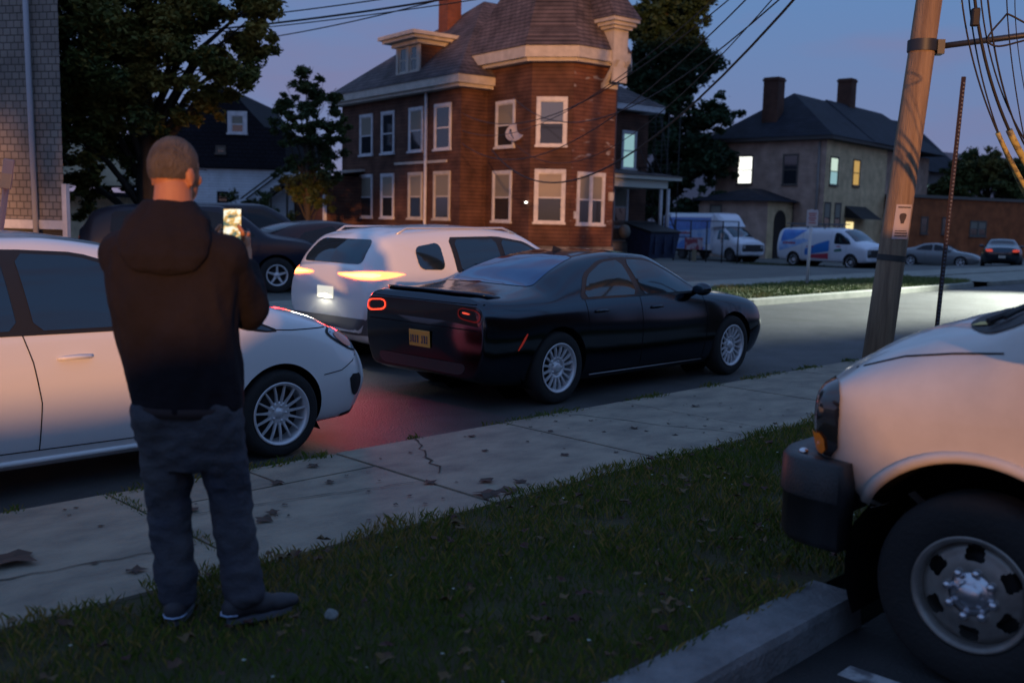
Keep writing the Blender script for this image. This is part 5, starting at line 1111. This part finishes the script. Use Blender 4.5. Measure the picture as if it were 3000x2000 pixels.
items = [(0, 0, 1.2, .42), (.2, 0, .8, .4), (-.2, 0, .6, .35), (.1, 0, 1.6, .25)]
tree('yellow_shrub', 'small yellow leaved bush at the left corner of the red house', (25.35, 39.6, 0), cl(items), 1600, .06, [ly, lm], .05, seed=17, cat='shrub')
items = [(rr.uniform(-1.1, 1.1), rr.uniform(-.3, .3), .9 + rr.uniform(0, 1.6), rr.uniform(.3, .55)) for _ in range(9)]
tree('dark_shrub', 'dark bush under the stairs of the black gabled house', (22.6, 38.5, 0), cl(items), 3500, .07, [ld, lm], .07, seed=19, cat='shrub')

# added unseen behind the camera: trees whose crowns keep the last light off the left half of the street
rr = random.Random(77)
items = [(rr.uniform(-2.6, 2.6), rr.uniform(-2.2, 2.2), rr.uniform(7.0, 12.5), rr.uniform(1.3, 2.0)) for _ in range(34)]
bt = tree('added_shade_tree', 'tall leafy tree added unseen behind the camera for shade, nearest the gap', (-30.6, -28, 0), cl(items), 34000, .19, [ld, lm], .35, group='added shade trees behind the camera', seed=23)
for k, (x, y, r) in enumerate(((-35.4, -28.0, 1.2), (-40.5, -28.5, 2.6), (-45.5, -28, .7))): dup(bt, (x, y, 0), r, ('middle', 'further', 'furthest')[k] + ' leafy tree of the added shading row behind the camera', 'added shade trees behind the camera')
# ------------------------------------------------------------------ the standing man
MR = thing('person', 'man seen from behind in dark hooded jacket and jeans, holding up a lit phone', 'person', (1.93, 3.50, .0), YAW - R(90))
m_skin = mat('skin', (.46, .20, .10), .55, col2=(.40, .16, .08), scale=6); m_hair = mat('cropped_hair', (.115, .095, .083), .85, col2=(.055, .045, .04), scale=22, bump=.8, bscale=120, stretch=(1, 1, .4))
m_jack = mat('dark_jacket', (.011, .010, .014), .9, col2=(.016, .014, .019), scale=4, bump=.35, bscale=30, spec=.15); m_jean = mat('worn_jeans', (.036, .042, .064), .9, col2=(.080, .082, .092), scale=2.6, bump=.35, bscale=70, spec=.15)
m_shoe = mat('dark_shoe', (.030, .032, .042), .7); m_sole = mat('pale_sole', (.10, .11, .14), .7)
def caps(g, a, b, ra, rb, n=14):
    a, b = Vector(a), Vector(b); g.ico(a, ra, sub=3); g.ico(b, rb, sub=3)
    pts = [a.lerp(b, t) for t in (0, .33, .66, 1)]; g.tube(pts, [ra + (rb - ra) * t for t in (0, .33, .66, 1)], 18)
def rings(g, R_, n=26):
    V = []
    for (x, y, z, a, b) in R_:
        for k in range(n):
            t = 2 * math.pi * k / n; c, s = math.cos(t), math.sin(t); V.append((x + a * math.copysign(abs(c) ** .85, c), y + b * math.copysign(abs(s) ** .85, s), z))
    m_ = len(R_); g.add(V, [(i * n + k, i * n + (k + 1) % n, (i + 1) * n + (k + 1) % n, (i + 1) * n + k) for i in range(m_ - 1) for k in range(n)] + [tuple(range(n))[::-1], tuple(range((m_ - 1) * n, m_ * n))], True)
def fuse(g, name, m, vox, smooth, parent, disp=None):
    me = bpy.data.meshes.new(name); me.from_pydata(g.v, [], g.f); o = bpy.data.objects.new(name, me); COL.objects.link(o)
    r = baked(o, name, [('REMESH', dict(mode='VOXEL', voxel_size=vox)), ('SMOOTH', dict(factor=.5, iterations=smooth))], parent, m)
    if disp:
        ns = [v.normal.copy() for v in r.data.vertices]
        for v, n in zip(r.data.vertices, ns): v.co += n * disp(v.co)
        r.data.update()
    return r
hd = Vector((-.185, .04, 1.775)); yaw_h = R(-24)   # the face is turned to the right
RH = Matrix.Rotation(yaw_h, 3, 'Z')
g = MB()
g.ico(hd + Vector((0, 0, .015)), .112, (.78, .92, 1.0), 3, RH); g.ico(hd + RH @ Vector((0, .035, -.055)), .080, (.76, .92, .95), 3, RH)   # skull, jaw
g.ico(hd + RH @ Vector((0, .105, -.015)), .018, (.8, 1, 1.3), 2); g.ico(hd + RH @ Vector((0, .112, -.03)), .014, (1, 1, .8), 2)
for s in (-1, 1): g.ico(hd + RH @ Vector((s * .034, .082, .012)), .018, (1, .6, .5), 2); g.ico(hd + RH @ Vector((s * .045, .07, -.03)), .026, (1, .8, 1), 2)
g.ico(hd + RH @ Vector((0, .093, -.062)), .022, (1.2, .6, .45), 2)
for s in (-1, 1):
    e = hd + RH @ Vector((s * .088, -.006, -.02)); g.ico(e, .033, (.38, .62, 1), 3, RH); g.ico(e + RH @ Vector((s * .006, -.004, -.026)), .013, (.5, .8, 1), 2, RH)
caps(g, (-.18, .015, 1.70), (-.175, -.01, 1.56), .070, .080)
rings(g, [(-.165, 0, .86, .15, .11), (-.165, 0, 1.0, .14, .10), (-.17, 0, 1.25, .16, .11), (-.17, 0, 1.42, .18, .10), (-.17, 0, 1.52, .12, .08)])
ARM = {1: ((.010, .0, 1.455), (.075, .16, 1.235), (.0, .37, 1.41)), -1: ((-.370, .0, 1.455), (-.41, .20, 1.22), (-.15, .40, 1.40))}
for s, (a, b, c) in ARM.items(): caps(g, a, b, .052, .042); caps(g, b, c, .042, .028)
LEG = {-1: ((-.235, 0, .90), (-.222, .03, .47), (-.185, -.01, .09)), 1: ((-.04, 0, .90), (.022, .05, .47), (.080, .0, .09))}
for s, (a, b, c) in LEG.items(): caps(g, a, b, .08, .055); caps(g, b, c, .055, .04)
# hands closed on the phone
def hand(side, wr, px_):
    w_ = Vector(wr); p = Vector((px_, .43, 1.50)); caps(g, w_, p + Vector((side * .012, -.0, -.035)), .026, .028); g.ico(p + Vector((side * .014, .0, -.01)), .036, (.55, .8, 1.1), 2)
    for k, (dz, L) in enumerate(((.034, .055), (.012, .062), (-.010, .058), (-.032, .046))):
        a = p + Vector((side * .022, .012, dz)); b = a + Vector((-side * .004, .028, .004)); c = b + Vector((-side * L * .55, .010, .004)); caps(g, a, b, .0095, .009); caps(g, b, c, .009, .0075)
    a = p + Vector((side * .008, -.016, .008)); b = a + Vector((side * .004, -.022, .034)); c = b + Vector((-side * .018, .004, .026)); caps(g, a, b, .0115, .0105); caps(g, b, c, .0105, .0085)
hand(1, ARM[1][2], -.030); hand(-1, ARM[-1][2], -.120)
fuse(g, 'body', m_skin, .0055, 4, MR)
# cropped grey-brown hair: a shell over the skull, open at face, ears and nape
g = MB(); bm = bmesh.new(); bmesh.ops.create_icosphere(bm, subdivisions=5, radius=1); keep = []
V = []; F = []
for v in bm.verts: V.append(v.co.copy())
for f in bm.faces:
    c = f.calc_center_median(); front = c.y; ok = c.z > (-.42 if front < .1 else -.42 + (front - .1) * 1.75)
    if ok: F.append([v.index for v in f.verts])
bm.free()
P_ = [hd + Vector((0, 0, .018)) + RH @ Vector((v.x * .112 * .805, v.y * .112 * .945, v.z * .112 * 1.03)) * (1 + .012 * noise.noise(v * 9) + .014 * noise.noise(v * 26)) for v in V]
g.add(P_, F, True); bm = None
h = g.build('hair', m_hair, MR, fix=False)
bmx = bmesh.new(); bmx.from_mesh(h.data); bmesh.ops.delete(bmx, geom=[v for v in bmx.verts if not v.link_faces], context='VERTS'); bmx.to_mesh(h.data); bmx.free()
g = MB(); bb = [hd + RH @ Vector((s * .0865, y, z)) for s, y, z in ((1, -.03, .0), (1, .03, .012), (1, .085, .010))]; g.tube(bb, .0022, 6); g.build('glasses', m_black, MR)
# jacket
def folds(amp, sc, st=(1, 1, .45)):
    def f(p):
        q = Vector((p.x * sc * st[0], p.y * sc * st[1], p.z * sc * st[2])); return amp * (noise.noise(q) + .5 * noise.noise(q * 2.3 + Vector((5, 1, 2))) - .6 * abs(noise.noise(q * 1.4 + Vector((9, 9, 9)))))
    return f
g = MB()
rings(g, [(-.135, .02, .855, .205, .150), (-.138, .02, .885, .216, .155), (-.145, .02, .95, .222, .160), (-.165, .01, 1.10, .228, .160), (-.175, .0, 1.28, .243, .155), (-.180, .0, 1.40, .262, .145), (-.178, -.005, 1.49, .245, .128), (-.178, -.012, 1.545, .185, .112), (-.178, -.018, 1.595, .115, .098), (-.178, -.015, 1.64, .088, .088)])
for s, (a, b, c) in ARM.items():
    a = Vector(a); b = Vector(b); c = Vector(c); caps(g, a, b, .092, .075); caps(g, b, b.lerp(c, .88), .075, .048)
    g.ico(a + Vector((0, 0, -.005)), .10, sub=3)
rings(g, [(-.178, -.02, 1.57, .135, .085), (-.178, -.03, 1.61, .125, .092), (-.178, -.03, 1.645, .10, .08), (-.178, -.025, 1.66, .082, .07)])
JK = fuse(g, 'jacket', m_jack, .009, 6, MR, folds(.017, 7.5))
g = MB(); rings(g, [(-.172, -.128, 1.385, .06, .022), (-.172, -.135, 1.41, .125, .036), (-.172, -.128, 1.46, .168, .050), (-.174, -.105, 1.52, .178, .062), (-.176, -.075, 1.58, .160, .068), (-.178, -.05, 1.63, .120, .072), (-.178, -.035, 1.665, .092, .068)])
for s in (-1, 1): caps(g, (-.175 + s * .12, -.07, 1.57), (-.175 + s * .085, .06, 1.60), .045, .034)
fuse(g, 'hood', m_jack, .008, 4, JK, folds(.010, 11))
g = MB(); rings(g, [(-.135, .02, .84, .200, .146), (-.136, .02, .878, .212, .154)]); g.build('jacket_hem', mat('hem_knit', (.030, .020, .022), .95), MR)
# jeans
g = MB()
rings(g, [(-.14, .015, .62, .13, .10), (-.14, .015, .72, .175, .122), (-.137, .015, .82, .182, .128), (-.137, .015, .93, .170, .125)])
for s, (a, b, c) in LEG.items():
    a = Vector(a); b = Vector(b); c = Vector(c); caps(g, a + Vector((0, 0, -.06)), a.lerp(b, .55), .122, .102); caps(g, a.lerp(b, .55), b, .102, .087); caps(g, b, b.lerp(c, .6), .087, .083); caps(g, b.lerp(c, .6), c + Vector((0, 0, .03)), .083, .082)
fuse(g, 'jeans', m_jean, .009, 4, MR, folds(.012, 8, (1, 1, 1.6)))
# shoes
for s, a, yw in ((-1, (-.185, -.01), R(8)), (1, (.085, .0), R(-52))):
    g = MB(); RR = Matrix.Rotation(yw, 3, 'Z'); o = Vector((a[0], a[1], 0))
    for y, z, r, sc in ((-.05, .055, .048, (.9, 1, 1)), (.0, .065, .052, (.9, 1.2, 1)), (.07, .05, .05, (1, 1.3, .85)), (.14, .04, .048, (1.02, 1.3, .72)), (.19, .036, .04, (1, 1, .7))): g.ico(o + RR @ Vector((0, y, z + .008)), r, sc, 3, RR)
    sh = fuse(g, 'shoe', m_shoe, .007, 4, MR)
    g = MB(); pl = []
    for k in range(24):
        t = 2 * math.pi * k / 24; y = .065 + .145 * math.sin(t); x = .047 * math.cos(t) * (1 + .12 * math.sin(t)); q = RR @ Vector((x, y, 0)); pl.append((o.x + q.x, o.y + q.y))
    g.prism(pl, .004, .026); g.build('sole', m_sole, sh)
    g = MB(); q0 = [o + RR @ Vector((x, y, .045)) for x, y in ((-.044, -.05), (-.03, -.088), (0, -.102), (.03, -.088), (.044, -.05))]; g.tube(q0, .004, 6); g.build('heel_stripe', mat('reflective_tape', (.30, .42, .62), .3), sh)
PH = thing('phone', 'lit smartphone held up in the hands of the man', 'phone', (0, 0, 0)); wl = Matrix.Translation(MR.location) @ Matrix.Rotation(YAW - R(90), 4, 'Z')
pc = wl @ Vector((-.075, .44, 1.565)); PH.location = pc; PH.rotation_euler = (R(-6), 0, YAW - R(90) + R(6))
g = MB(); g.obox((0, .004, 0), (.078, 0, 0), (0, .008, 0), (0, 0, .155), .004); g.build('case', m_black, PH)
m_scr = bpy.data.materials.new('screen_picture'); m_scr.use_nodes = True; t = m_scr.node_tree; b = t.nodes['Principled BSDF']; b.inputs['Base Color'].default_value = (.02, .02, .02, 1)
c = t.nodes.new('ShaderNodeTexCoord'); mpn = t.nodes.new('ShaderNodeMapping'); mpn.inputs['Scale'].default_value = (22, 22, 34); n = t.nodes.new('ShaderNodeTexNoise'); n.inputs['Scale'].default_value = 1.0; n.inputs['Detail'].default_value = 3; r = t.nodes.new('ShaderNodeValToRGB')
for p, cc in ((.30, (.02, .05, .05)), (.42, (.12, .18, .14)), (.50, (.75, .42, .10)), (.56, (.9, .85, .65)), (.7, (1, 1, .9))):
    e = r.color_ramp.elements.new(p); e.color = cc + (1,)
r.color_ramp.elements[0].color = (.02, .04, .04, 1)
t.links.new(c.outputs['Object'], mpn.inputs[0]); t.links.new(mpn.outputs[0], n.inputs['Vector']); t.links.new(n.outputs[0], r.inputs[0]); t.links.new(r.outputs[0], b.inputs['Emission Color']); b.inputs['Emission Strength'].default_value = 1.15
g = MB(); g.obox((0, -.0012, 0), (.072, 0, 0), (0, .0015, 0), (0, 0, .147)); g.build('screen', m_scr, PH)

# ------------------------------------------------------------------ utility pole, cables, signs
def at(x, y, D): return Vector((0, 0, EYE)) + (fwd + rt * ((x - 1176) / 2287) - up * ((y - 784) / 2287)) * D
m_pole = mat('pole_wood', (.33, .235, .155), .9, col2=(.19, .13, .09), scale=2.2, bump=.9, bscale=16, stretch=(6, 6, .35), detail=9)
UP = thing('utility_pole', 'leaning wooden utility pole with a paper notice and a steel side strut', 'utility pole', (11.48, 5.22, 0))
lean = Vector((Rv.x * .078, Rv.y * .078, 0))
g = MB(); g.tube([tuple(lean * z) [:2] + (z,) for z in (-.3, 1, 3, 6, 10)], [.168, .16, .148, .135, .12], 20); pl_ = g.build('shaft', m_pole, UP)
g = MB(); 
def on(z, ang, r): # a point on the shaft
    return lean * z + Vector((0, 0, z)) + Vector((math.cos(ang), math.sin(ang), 0)) * r
back = math.atan2(-fh.y, -fh.x)
g.tube([on(1.24, 0, 0), on(1.31, 0, 0)], .1625, 20, False); g.build('metal_band', mat('band_grey', (.035, .035, .035), .7), UP)
g = MB(); nn = 8; a0, a1 = back - 1.15, back + .1
V = []
for i in range(nn + 1):
    a = a0 + (a1 - a0) * i / nn + .0
    for z in (1.50, 1.90): V.append(on(z, a + R(35), .162 if z < 1.7 else .160))
g.add(V, [(2 * i, 2 * i + 2, 2 * i + 3, 2 * i + 1) for i in range(nn)], True); nt_ = g.build('notice', mat('paper_notice', (.42, .38, .40), .8), UP, fix=False)
g = MB()
def onp(u, z, off=.165): return on(z, a0 + R(35) + (a1 - a0) * u, off)
for (u0, u1, z0, z1) in ((.12, .88, 1.53, 1.545), (.12, .88, 1.56, 1.575), (.12, .8, 1.59, 1.60), (.12, .88, 1.86, 1.875)):
    V = []
    for i in range(6): u = u0 + (u1 - u0) * i / 5; V += [onp(u, z0), onp(u, z1)]
    g.add(V, [(2 * i, 2 * i + 2, 2 * i + 3, 2 * i + 1) for i in range(5)]); g.build('text_line', mat('notice_ink', (.05, .04, .045), .8), nt_, fix=False); g = MB()
bl_ = [(.45 + .17 * math.cos(t) * (1 + .3 * math.sin(3 * t)), 1.74 + .075 * math.sin(t) * (1 + .2 * math.cos(2 * t))) for t in [k * math.pi / 9 for k in range(18)]]
g.add([onp(.45, 1.74, .1665)] + [onp(u, z, .1665) for u, z in bl_], [(0, k + 1, (k + 1) % 18 + 1) for k in range(18)])
g.build('silhouette', mat('notice_ink', (.05, .04, .045), .8), nt_, fix=False)
z_ = 3.70; a = on(z_, 0, 0); 
g = MB(); sdir_ = (Rv * .985 + Fv * -.10).normalized(); g.tube([a + sdir_ * .1, a + sdir_ * 2.4 + Vector((0, 0, .32))], .034, 12); g.tube([a + Vector((0, 0, -.05)), a + Vector((0, 0, .08))], .165, 16, False); g.obox(a + sdir_ * .19, sdir_ * .08, Vector((-sdir_.y, sdir_.x, 0)) * .16, (0, 0, .16)); g.build('strut', mat('galvanised_dark', (.05, .055, .065), .5, .6), UP)
SP = thing('sign_post', 'tall thin dark perforated steel post standing right of the utility pole', 'sign post', (12.83, 5.08, 0), 0)
g = MB(); hgt_ = 3.5
g.tube([(0, 0, -.2), (.02, -.11, hgt_)], .030, 4, True, False); g.build('post', mat('rusty_steel', (.040, .022, .018), .7), SP)
g = MB()
for k in range(66):
    z = .3 + k * .048; c_ = Vector((.02 * z / hgt_, -.11 * z / hgt_, z)) + Vector((math.cos(back), math.sin(back), 0)) * .026; g.obox(c_, Vector((Rv.x, Rv.y, 0)) * .022, Vector((fh.x, fh.y, 0)) * .012, (0, 0, .020))
h = g.build('post_holes', mat('hole_grey', (.11, .12, .16), .6), SP)
struct(h, 'stuff')
WS = thing('no_parking_sign', 'small white sign on a white post in the far grass verge', 'road sign', (26.0, 14.0, 0), YAW - R(90))
g = MB(); g.tube([(0, 0, -.2), (.03, 0, 2.1)], .045, 10); g.build('post', mat('white_post', (.55, .55, .60), .6), WS)
g = MB(); g.obox((.03, -.06, 1.86), (.32, 0, 0), (0, .012, 0), (0, 0, .46), .01); sg = g.build('sign_panel', mat('sign_white', (.42, .38, .44), .6), WS)
g = MB()
for z, w2 in ((1.99, .22), (1.93, .18), (1.86, .22), (1.80, .16), (1.73, .2)): g = MB(); g.box((.03 - w2 / 2, -.074, z - .016), (.03 + w2 / 2, -.067, z + .012)); g.build('text_line', mat('sign_red', (.35, .08, .10), .6), sg)
YS = thing('yard_sign', 'small red and white board on a stake at the far car park edge', 'sign', (38.7, 26.6, -.25), YAW - R(90))
g = MB(); g.box((-.10, -.04, -.2), (.10, .04, .75)); g.build('stake', mat('stake_wood', (.20, .17, .11), .8), YS)
g = MB(); g.box((-.45, -.05, .70), (.38, .03, 1.25)); g.build('board', mat('board_red', (.22, .04, .06), .7, col2=(.35, .30, .34), scale=2.5, contrast=(.5, .55)), YS)
LP = thing('leaning_sign', 'pinkish post with a tilted square board at the far left edge', 'sign post', tuple(at(-6, 560, 9.0) * 1.0)[:2] + (0,), YAW - R(90))
g = MB(); p0 = at(-14, 640, 9); p1 = at(14, 430, 9.0); o_ = LP.location; Mi = Matrix.Rotation(-(YAW - R(90)), 4, 'Z')
q0 = Mi @ (p0 - o_); q1 = Mi @ (p1 - o_); d_ = (q1 - q0).normalized(); g.tube([q0 - d_ * (q0.z + .1) / d_.z, q1 + d_ * .2], .028, 10); g.build('post', mat('pink_post', (.30, .20, .19), .6), LP)
g = MB(); c_ = Mi @ (at(17, 400, 8.95) - o_); g.obox(c_, (.10, 0, -.015), (0, .02, 0), d_ * .27, .008); sb = g.build('board', mat('board_pink', (.28, .22, .23), .6), LP)
g = MB(); g.obox(c_ - d_ * .06 + Vector((0, -.012, 0)), (.095, 0, -.014), (0, .004, 0), d_ * .13); g.build('sticker', mat('board_tan', (.34, .25, .17), .6), sb)

m_cable = mat('black_cable', (.012, .012, .014), .6)
def cable(name, label, p0, p1, sag, r, group, m=m_cable, n=24):
    pts = [p0.lerp(p1, i / n) - Vector((0, 0, sag * 4 * (i / n) * (1 - i / n))) for i in range(n + 1)]
    g = MB(); g.tube(pts, r, 6); return tag(g.build(name, m), label, 'cable', group)
G1 = 'overhead cables crossing the upper left'; G2 = 'service cables running down to the red house'; G3 = 'cable bundle hanging beside the utility pole'
for a_, b_, r_, s_, nm in (((250, 62, 30), (1400, -95, 22), .016, .25, 'topmost thin cable over the big maple'), ((250, 84, 30), (1400, -72, 22), .026, .25, 'thick second cable from the top over the big maple'), ((250, 92, 31), (1400, -52, 22), .014, .2, 'third cable down over the big maple'), ((480, 105, 32), (1400, -120, 22), .016, .3, 'lowest cable, meeting the maple edge at a steeper slant')):
    cable('overhead_cable', nm, at(*a_), at(*b_), s_, r_, G1)
lab = ['upper thin service cable ending at the tower wall', 'second service cable from the top ending by the dish', 'heaviest service cable sagging lowest across the tower', 'thin service cable reaching the main block corner', 'service cable slanting past the porch side of the tower', 'long service cable that crosses the upper sash of the tower']
for k, (a_, b_, s_, r_) in enumerate((((1065, 262, 37), (1915, -215, 13), 1.3, .012), ((1062, 330, 38), (1930, -230, 13), 1.7, .013), ((1130, 345, 38.5), (1985, -190, 13), 2.2, .022), ((1062, 300, 38), (1890, -240, 13), 1.2, .010), ((1180, 225, 38), (1960, -160, 13), 1.6, .014), ((1165, 310, 38.5), (1900, -150, 13), 1.9, .010))):
    cable('service_cable', lab[k], at(*a_), at(*b_), s_, r_, G2)
names = ['leftmost cable of the hanging bundle', 'thick second cable of the hanging bundle', 'third cable of the hanging bundle', 'fourth cable of the hanging bundle, ending lower', 'inner thin cable right of the bundle', 'outermost thin cable at the right edge of the bundle', 'fifth cable of the hanging bundle']
for k, (a_, m_, b_, r_) in enumerate((((2205, -40, 9), (2262, 230, 9.3), (2380, 470, 9.6), .011), ((2235, -40, 9), (2290, 230, 9.3), (2400, 440, 9.6), .020), ((2250, -40, 9), (2300, 210, 9.3), (2410, 400, 9.6), .010), ((2222, -40, 9.1), (2275, 250, 9.4), (2385, 500, 9.7), .010), ((2312, -40, 9), (2325, 150, 9.3), (2365, 380, 9.6), .008), ((2332, -40, 9), (2345, 160, 9.3), (2400, 400, 9.6), .006), ((2265, -40, 9), (2312, 230, 9.3), (2395, 395, 9.6), .012))):
    P3 = [at(*a_), at(*m_), at(*b_)]; pts = []
    for i in range(21):
        t = i / 20; pts.append(P3[0] * ((1 - t) * (1 - 2 * t)) + P3[1] * (4 * t * (1 - t)) + P3[2] * (t * (2 * t - 1)))
    g = MB(); g.tube(pts, r_ * .75, 8); co = tag(g.build('hanging_cable', m_cable), names[k], 'cable', G3)
    if k in (0, 1, 3): g = MB(); g.tube(pts[13:], r_ + .012, 8); g.build('guard_sleeve', mat('yellow_guard', (.45, .38, .12), .6, col2=(.10, .09, .06), scale=14, contrast=(.45, .6)), co)
g = MB(); tri = [at(2313, 32, 9.1), at(2268, 92, 9.1), at(2285, 106, 9.1), at(2335, 98, 9.1), at(2385, 78, 9.1), at(2330, 40, 9.1), at(2313, 32, 9.1)]
g.tube([tuple(v) for v in catmull([tuple(v) for v in tri], 5)], .009, 8); tag(g.build('cable_hanger', m_cable), 'black triangular wire storage loop hanging at the top right', 'cable hanger')
g = MB(); g.obox(at(2240, 40, 9.0), rt * .07, fh * .06, (0, 0, .16), .01); tag(g.build('splice_box', m_black), 'small dark splice case clipped on the hanging cables', 'splice box')

# street lamp off to the right that lights the far half of the road (its light stays here)
SL = thing('street_lamp', 'street lamp on a steel mast lighting the road from the right', 'street lamp', (46.0, 6.4, 0))
g = MB(); g.tube([(0, 0, -.2), (0, 0, 6.8), (0, .4, 7.4), (0, 1.6, 7.6)], [.11, .07, .05, .04], 12); g.build('mast', mat('galvanised', (.25, .26, .27), .5, .6), SL)
g = MB(); g.obox((0, 1.9, 7.6), (.3, 0, 0), (0, .7, 0), (0, 0, .14), .03); g.build('lamp_head', m_greyp, SL)
sp_ = bpy.data.lights.new('street_light', 'SPOT'); sp_.energy = 165000; sp_.color = (.93, 1.0, .86); sp_.spot_size = R(18); sp_.spot_blend = .8; sp_.shadow_soft_size = .15
so_ = bpy.data.objects.new('street_light', sp_); COL.objects.link(so_); so_.parent = SL; so_.location = (0, 1.95, 7.45)
dd = Vector((24.5, 10.2, 0)) - Vector((46, 8.35, 7.45)); so_.rotation_euler = (-dd).to_track_quat('Z', 'Y').to_euler()

# dark fence and bin behind the sedan roof
DF = thing('dumpster', 'dark blue dumpster standing by the porch left of the box van', 'dumpster', (37.9, 28.6, -.1), R(-8))
g = MB(); V = [(-.7, -.7, .1), (1.0, -.7, .1), (1.0, .8, .1), (-.7, .8, .1), (-.8, -.9, 1.25), (1.1, -.9, 1.25), (1.1, .8, 1.6), (-.8, .8, 1.6)]; g.add(V, [(0, 1, 5, 4), (1, 2, 6, 5), (2, 3, 7, 6), (3, 0, 4, 7), (4, 5, 6, 7), (0, 3, 2, 1)])
for x in (-.5, .1, .7): g.box((x, -.91, .3), (x + .08, -.80, 1.15))
g.build('tub', mat('dumpster_blue', (.018, .035, .085), .6, col2=(.012, .02, .05), scale=4), DF)
g = MB(); g.obox((.15, -.05, 1.50), (2.0, 0, 0), (0, 1.8, .37), (0, 0, .06)); g.build('lid', m_black, DF)
CF = thing('chain_link_fence', 'dark chain link fence with tall posts between the porch and the box van', 'fence', (39.6, 28.4, -.2), R(-20))
g = MB(); g2 = MB()
for k in range(5): g.tube([(k * .95, 0, -.2), (k * .95, 0, 2.0)], .035, 8)
g.tube([(0, 0, 1.98), (3.8, 0, 1.98)], .025, 8)
for k in range(-14, 40): 
    for sgn in (1, -1):
        x0 = k * .14; a_ = (x0, .01 * sgn, 0.05); b_ = (x0 + sgn * 1.9, .01 * sgn, 1.95)
        t0, t1 = 0, 1
        xs = sorted((a_[0], b_[0])); 
        def clip(t): return a_[0] + (b_[0] - a_[0]) * t
        lo, hi = (0 - a_[0]) / (b_[0] - a_[0]), (3.8 - a_[0]) / (b_[0] - a_[0]); lo, hi = sorted((lo, hi)); lo = max(0, lo); hi = min(1, hi)
        if hi > lo: g2.tube([Vector(a_).lerp(Vector(b_), lo), Vector(a_).lerp(Vector(b_), hi)], .0035, 4, False, False)
g.build('fence_post', m_iron, CF); g2.build('mesh', m_iron, CF)
PLs = [(37.2, 29.1), ]
# planter and bags by the porch
PT = tag(MB().ico((36.55, 29.0, 1.2), .28, (1, 1, 1.2), 2).build('porch_plant', mat('pale_grass_tuft', (.16, .15, .13), .9, bump=.9, bscale=12)), 'pale round tuft on the porch behind the sedan roof', 'plant')

# light blockers added unseen behind the camera: a car, a building and a low wall
small_car('added_shade_car', 'unseen tall car added behind the camera to cast shade', (-3.7, -6.0, -.13), R(180), m_greyp, 'suv')
NB = thing('added_shade_building', 'unseen brick building added behind the camera to block the low sun', 'building', (0, 0, 0))
g = MB(); g.box((-26.5, -54, -.2), (70, -40, 18)); g.build('wall', m_brick, NB); g = MB(); g.box((-26.7, -54.2, 18), (70.2, -39.8, 18.4)); g.build('coping', m_trim, NB)
for x in (5, 10, 15, 20, 25): window(NB, (x, -39.998, 3.0), (1, 0, 0), (0, 1, 0), 1.2, 1.8, m_wtrim, 1)
g = MB(); g.box((-30, -9.2, -.2), (30, -8.9, 1.22)); tag(g.build('added_shade_wall', m_found), 'unseen low stone wall added behind the camera to shade the ground', 'wall')
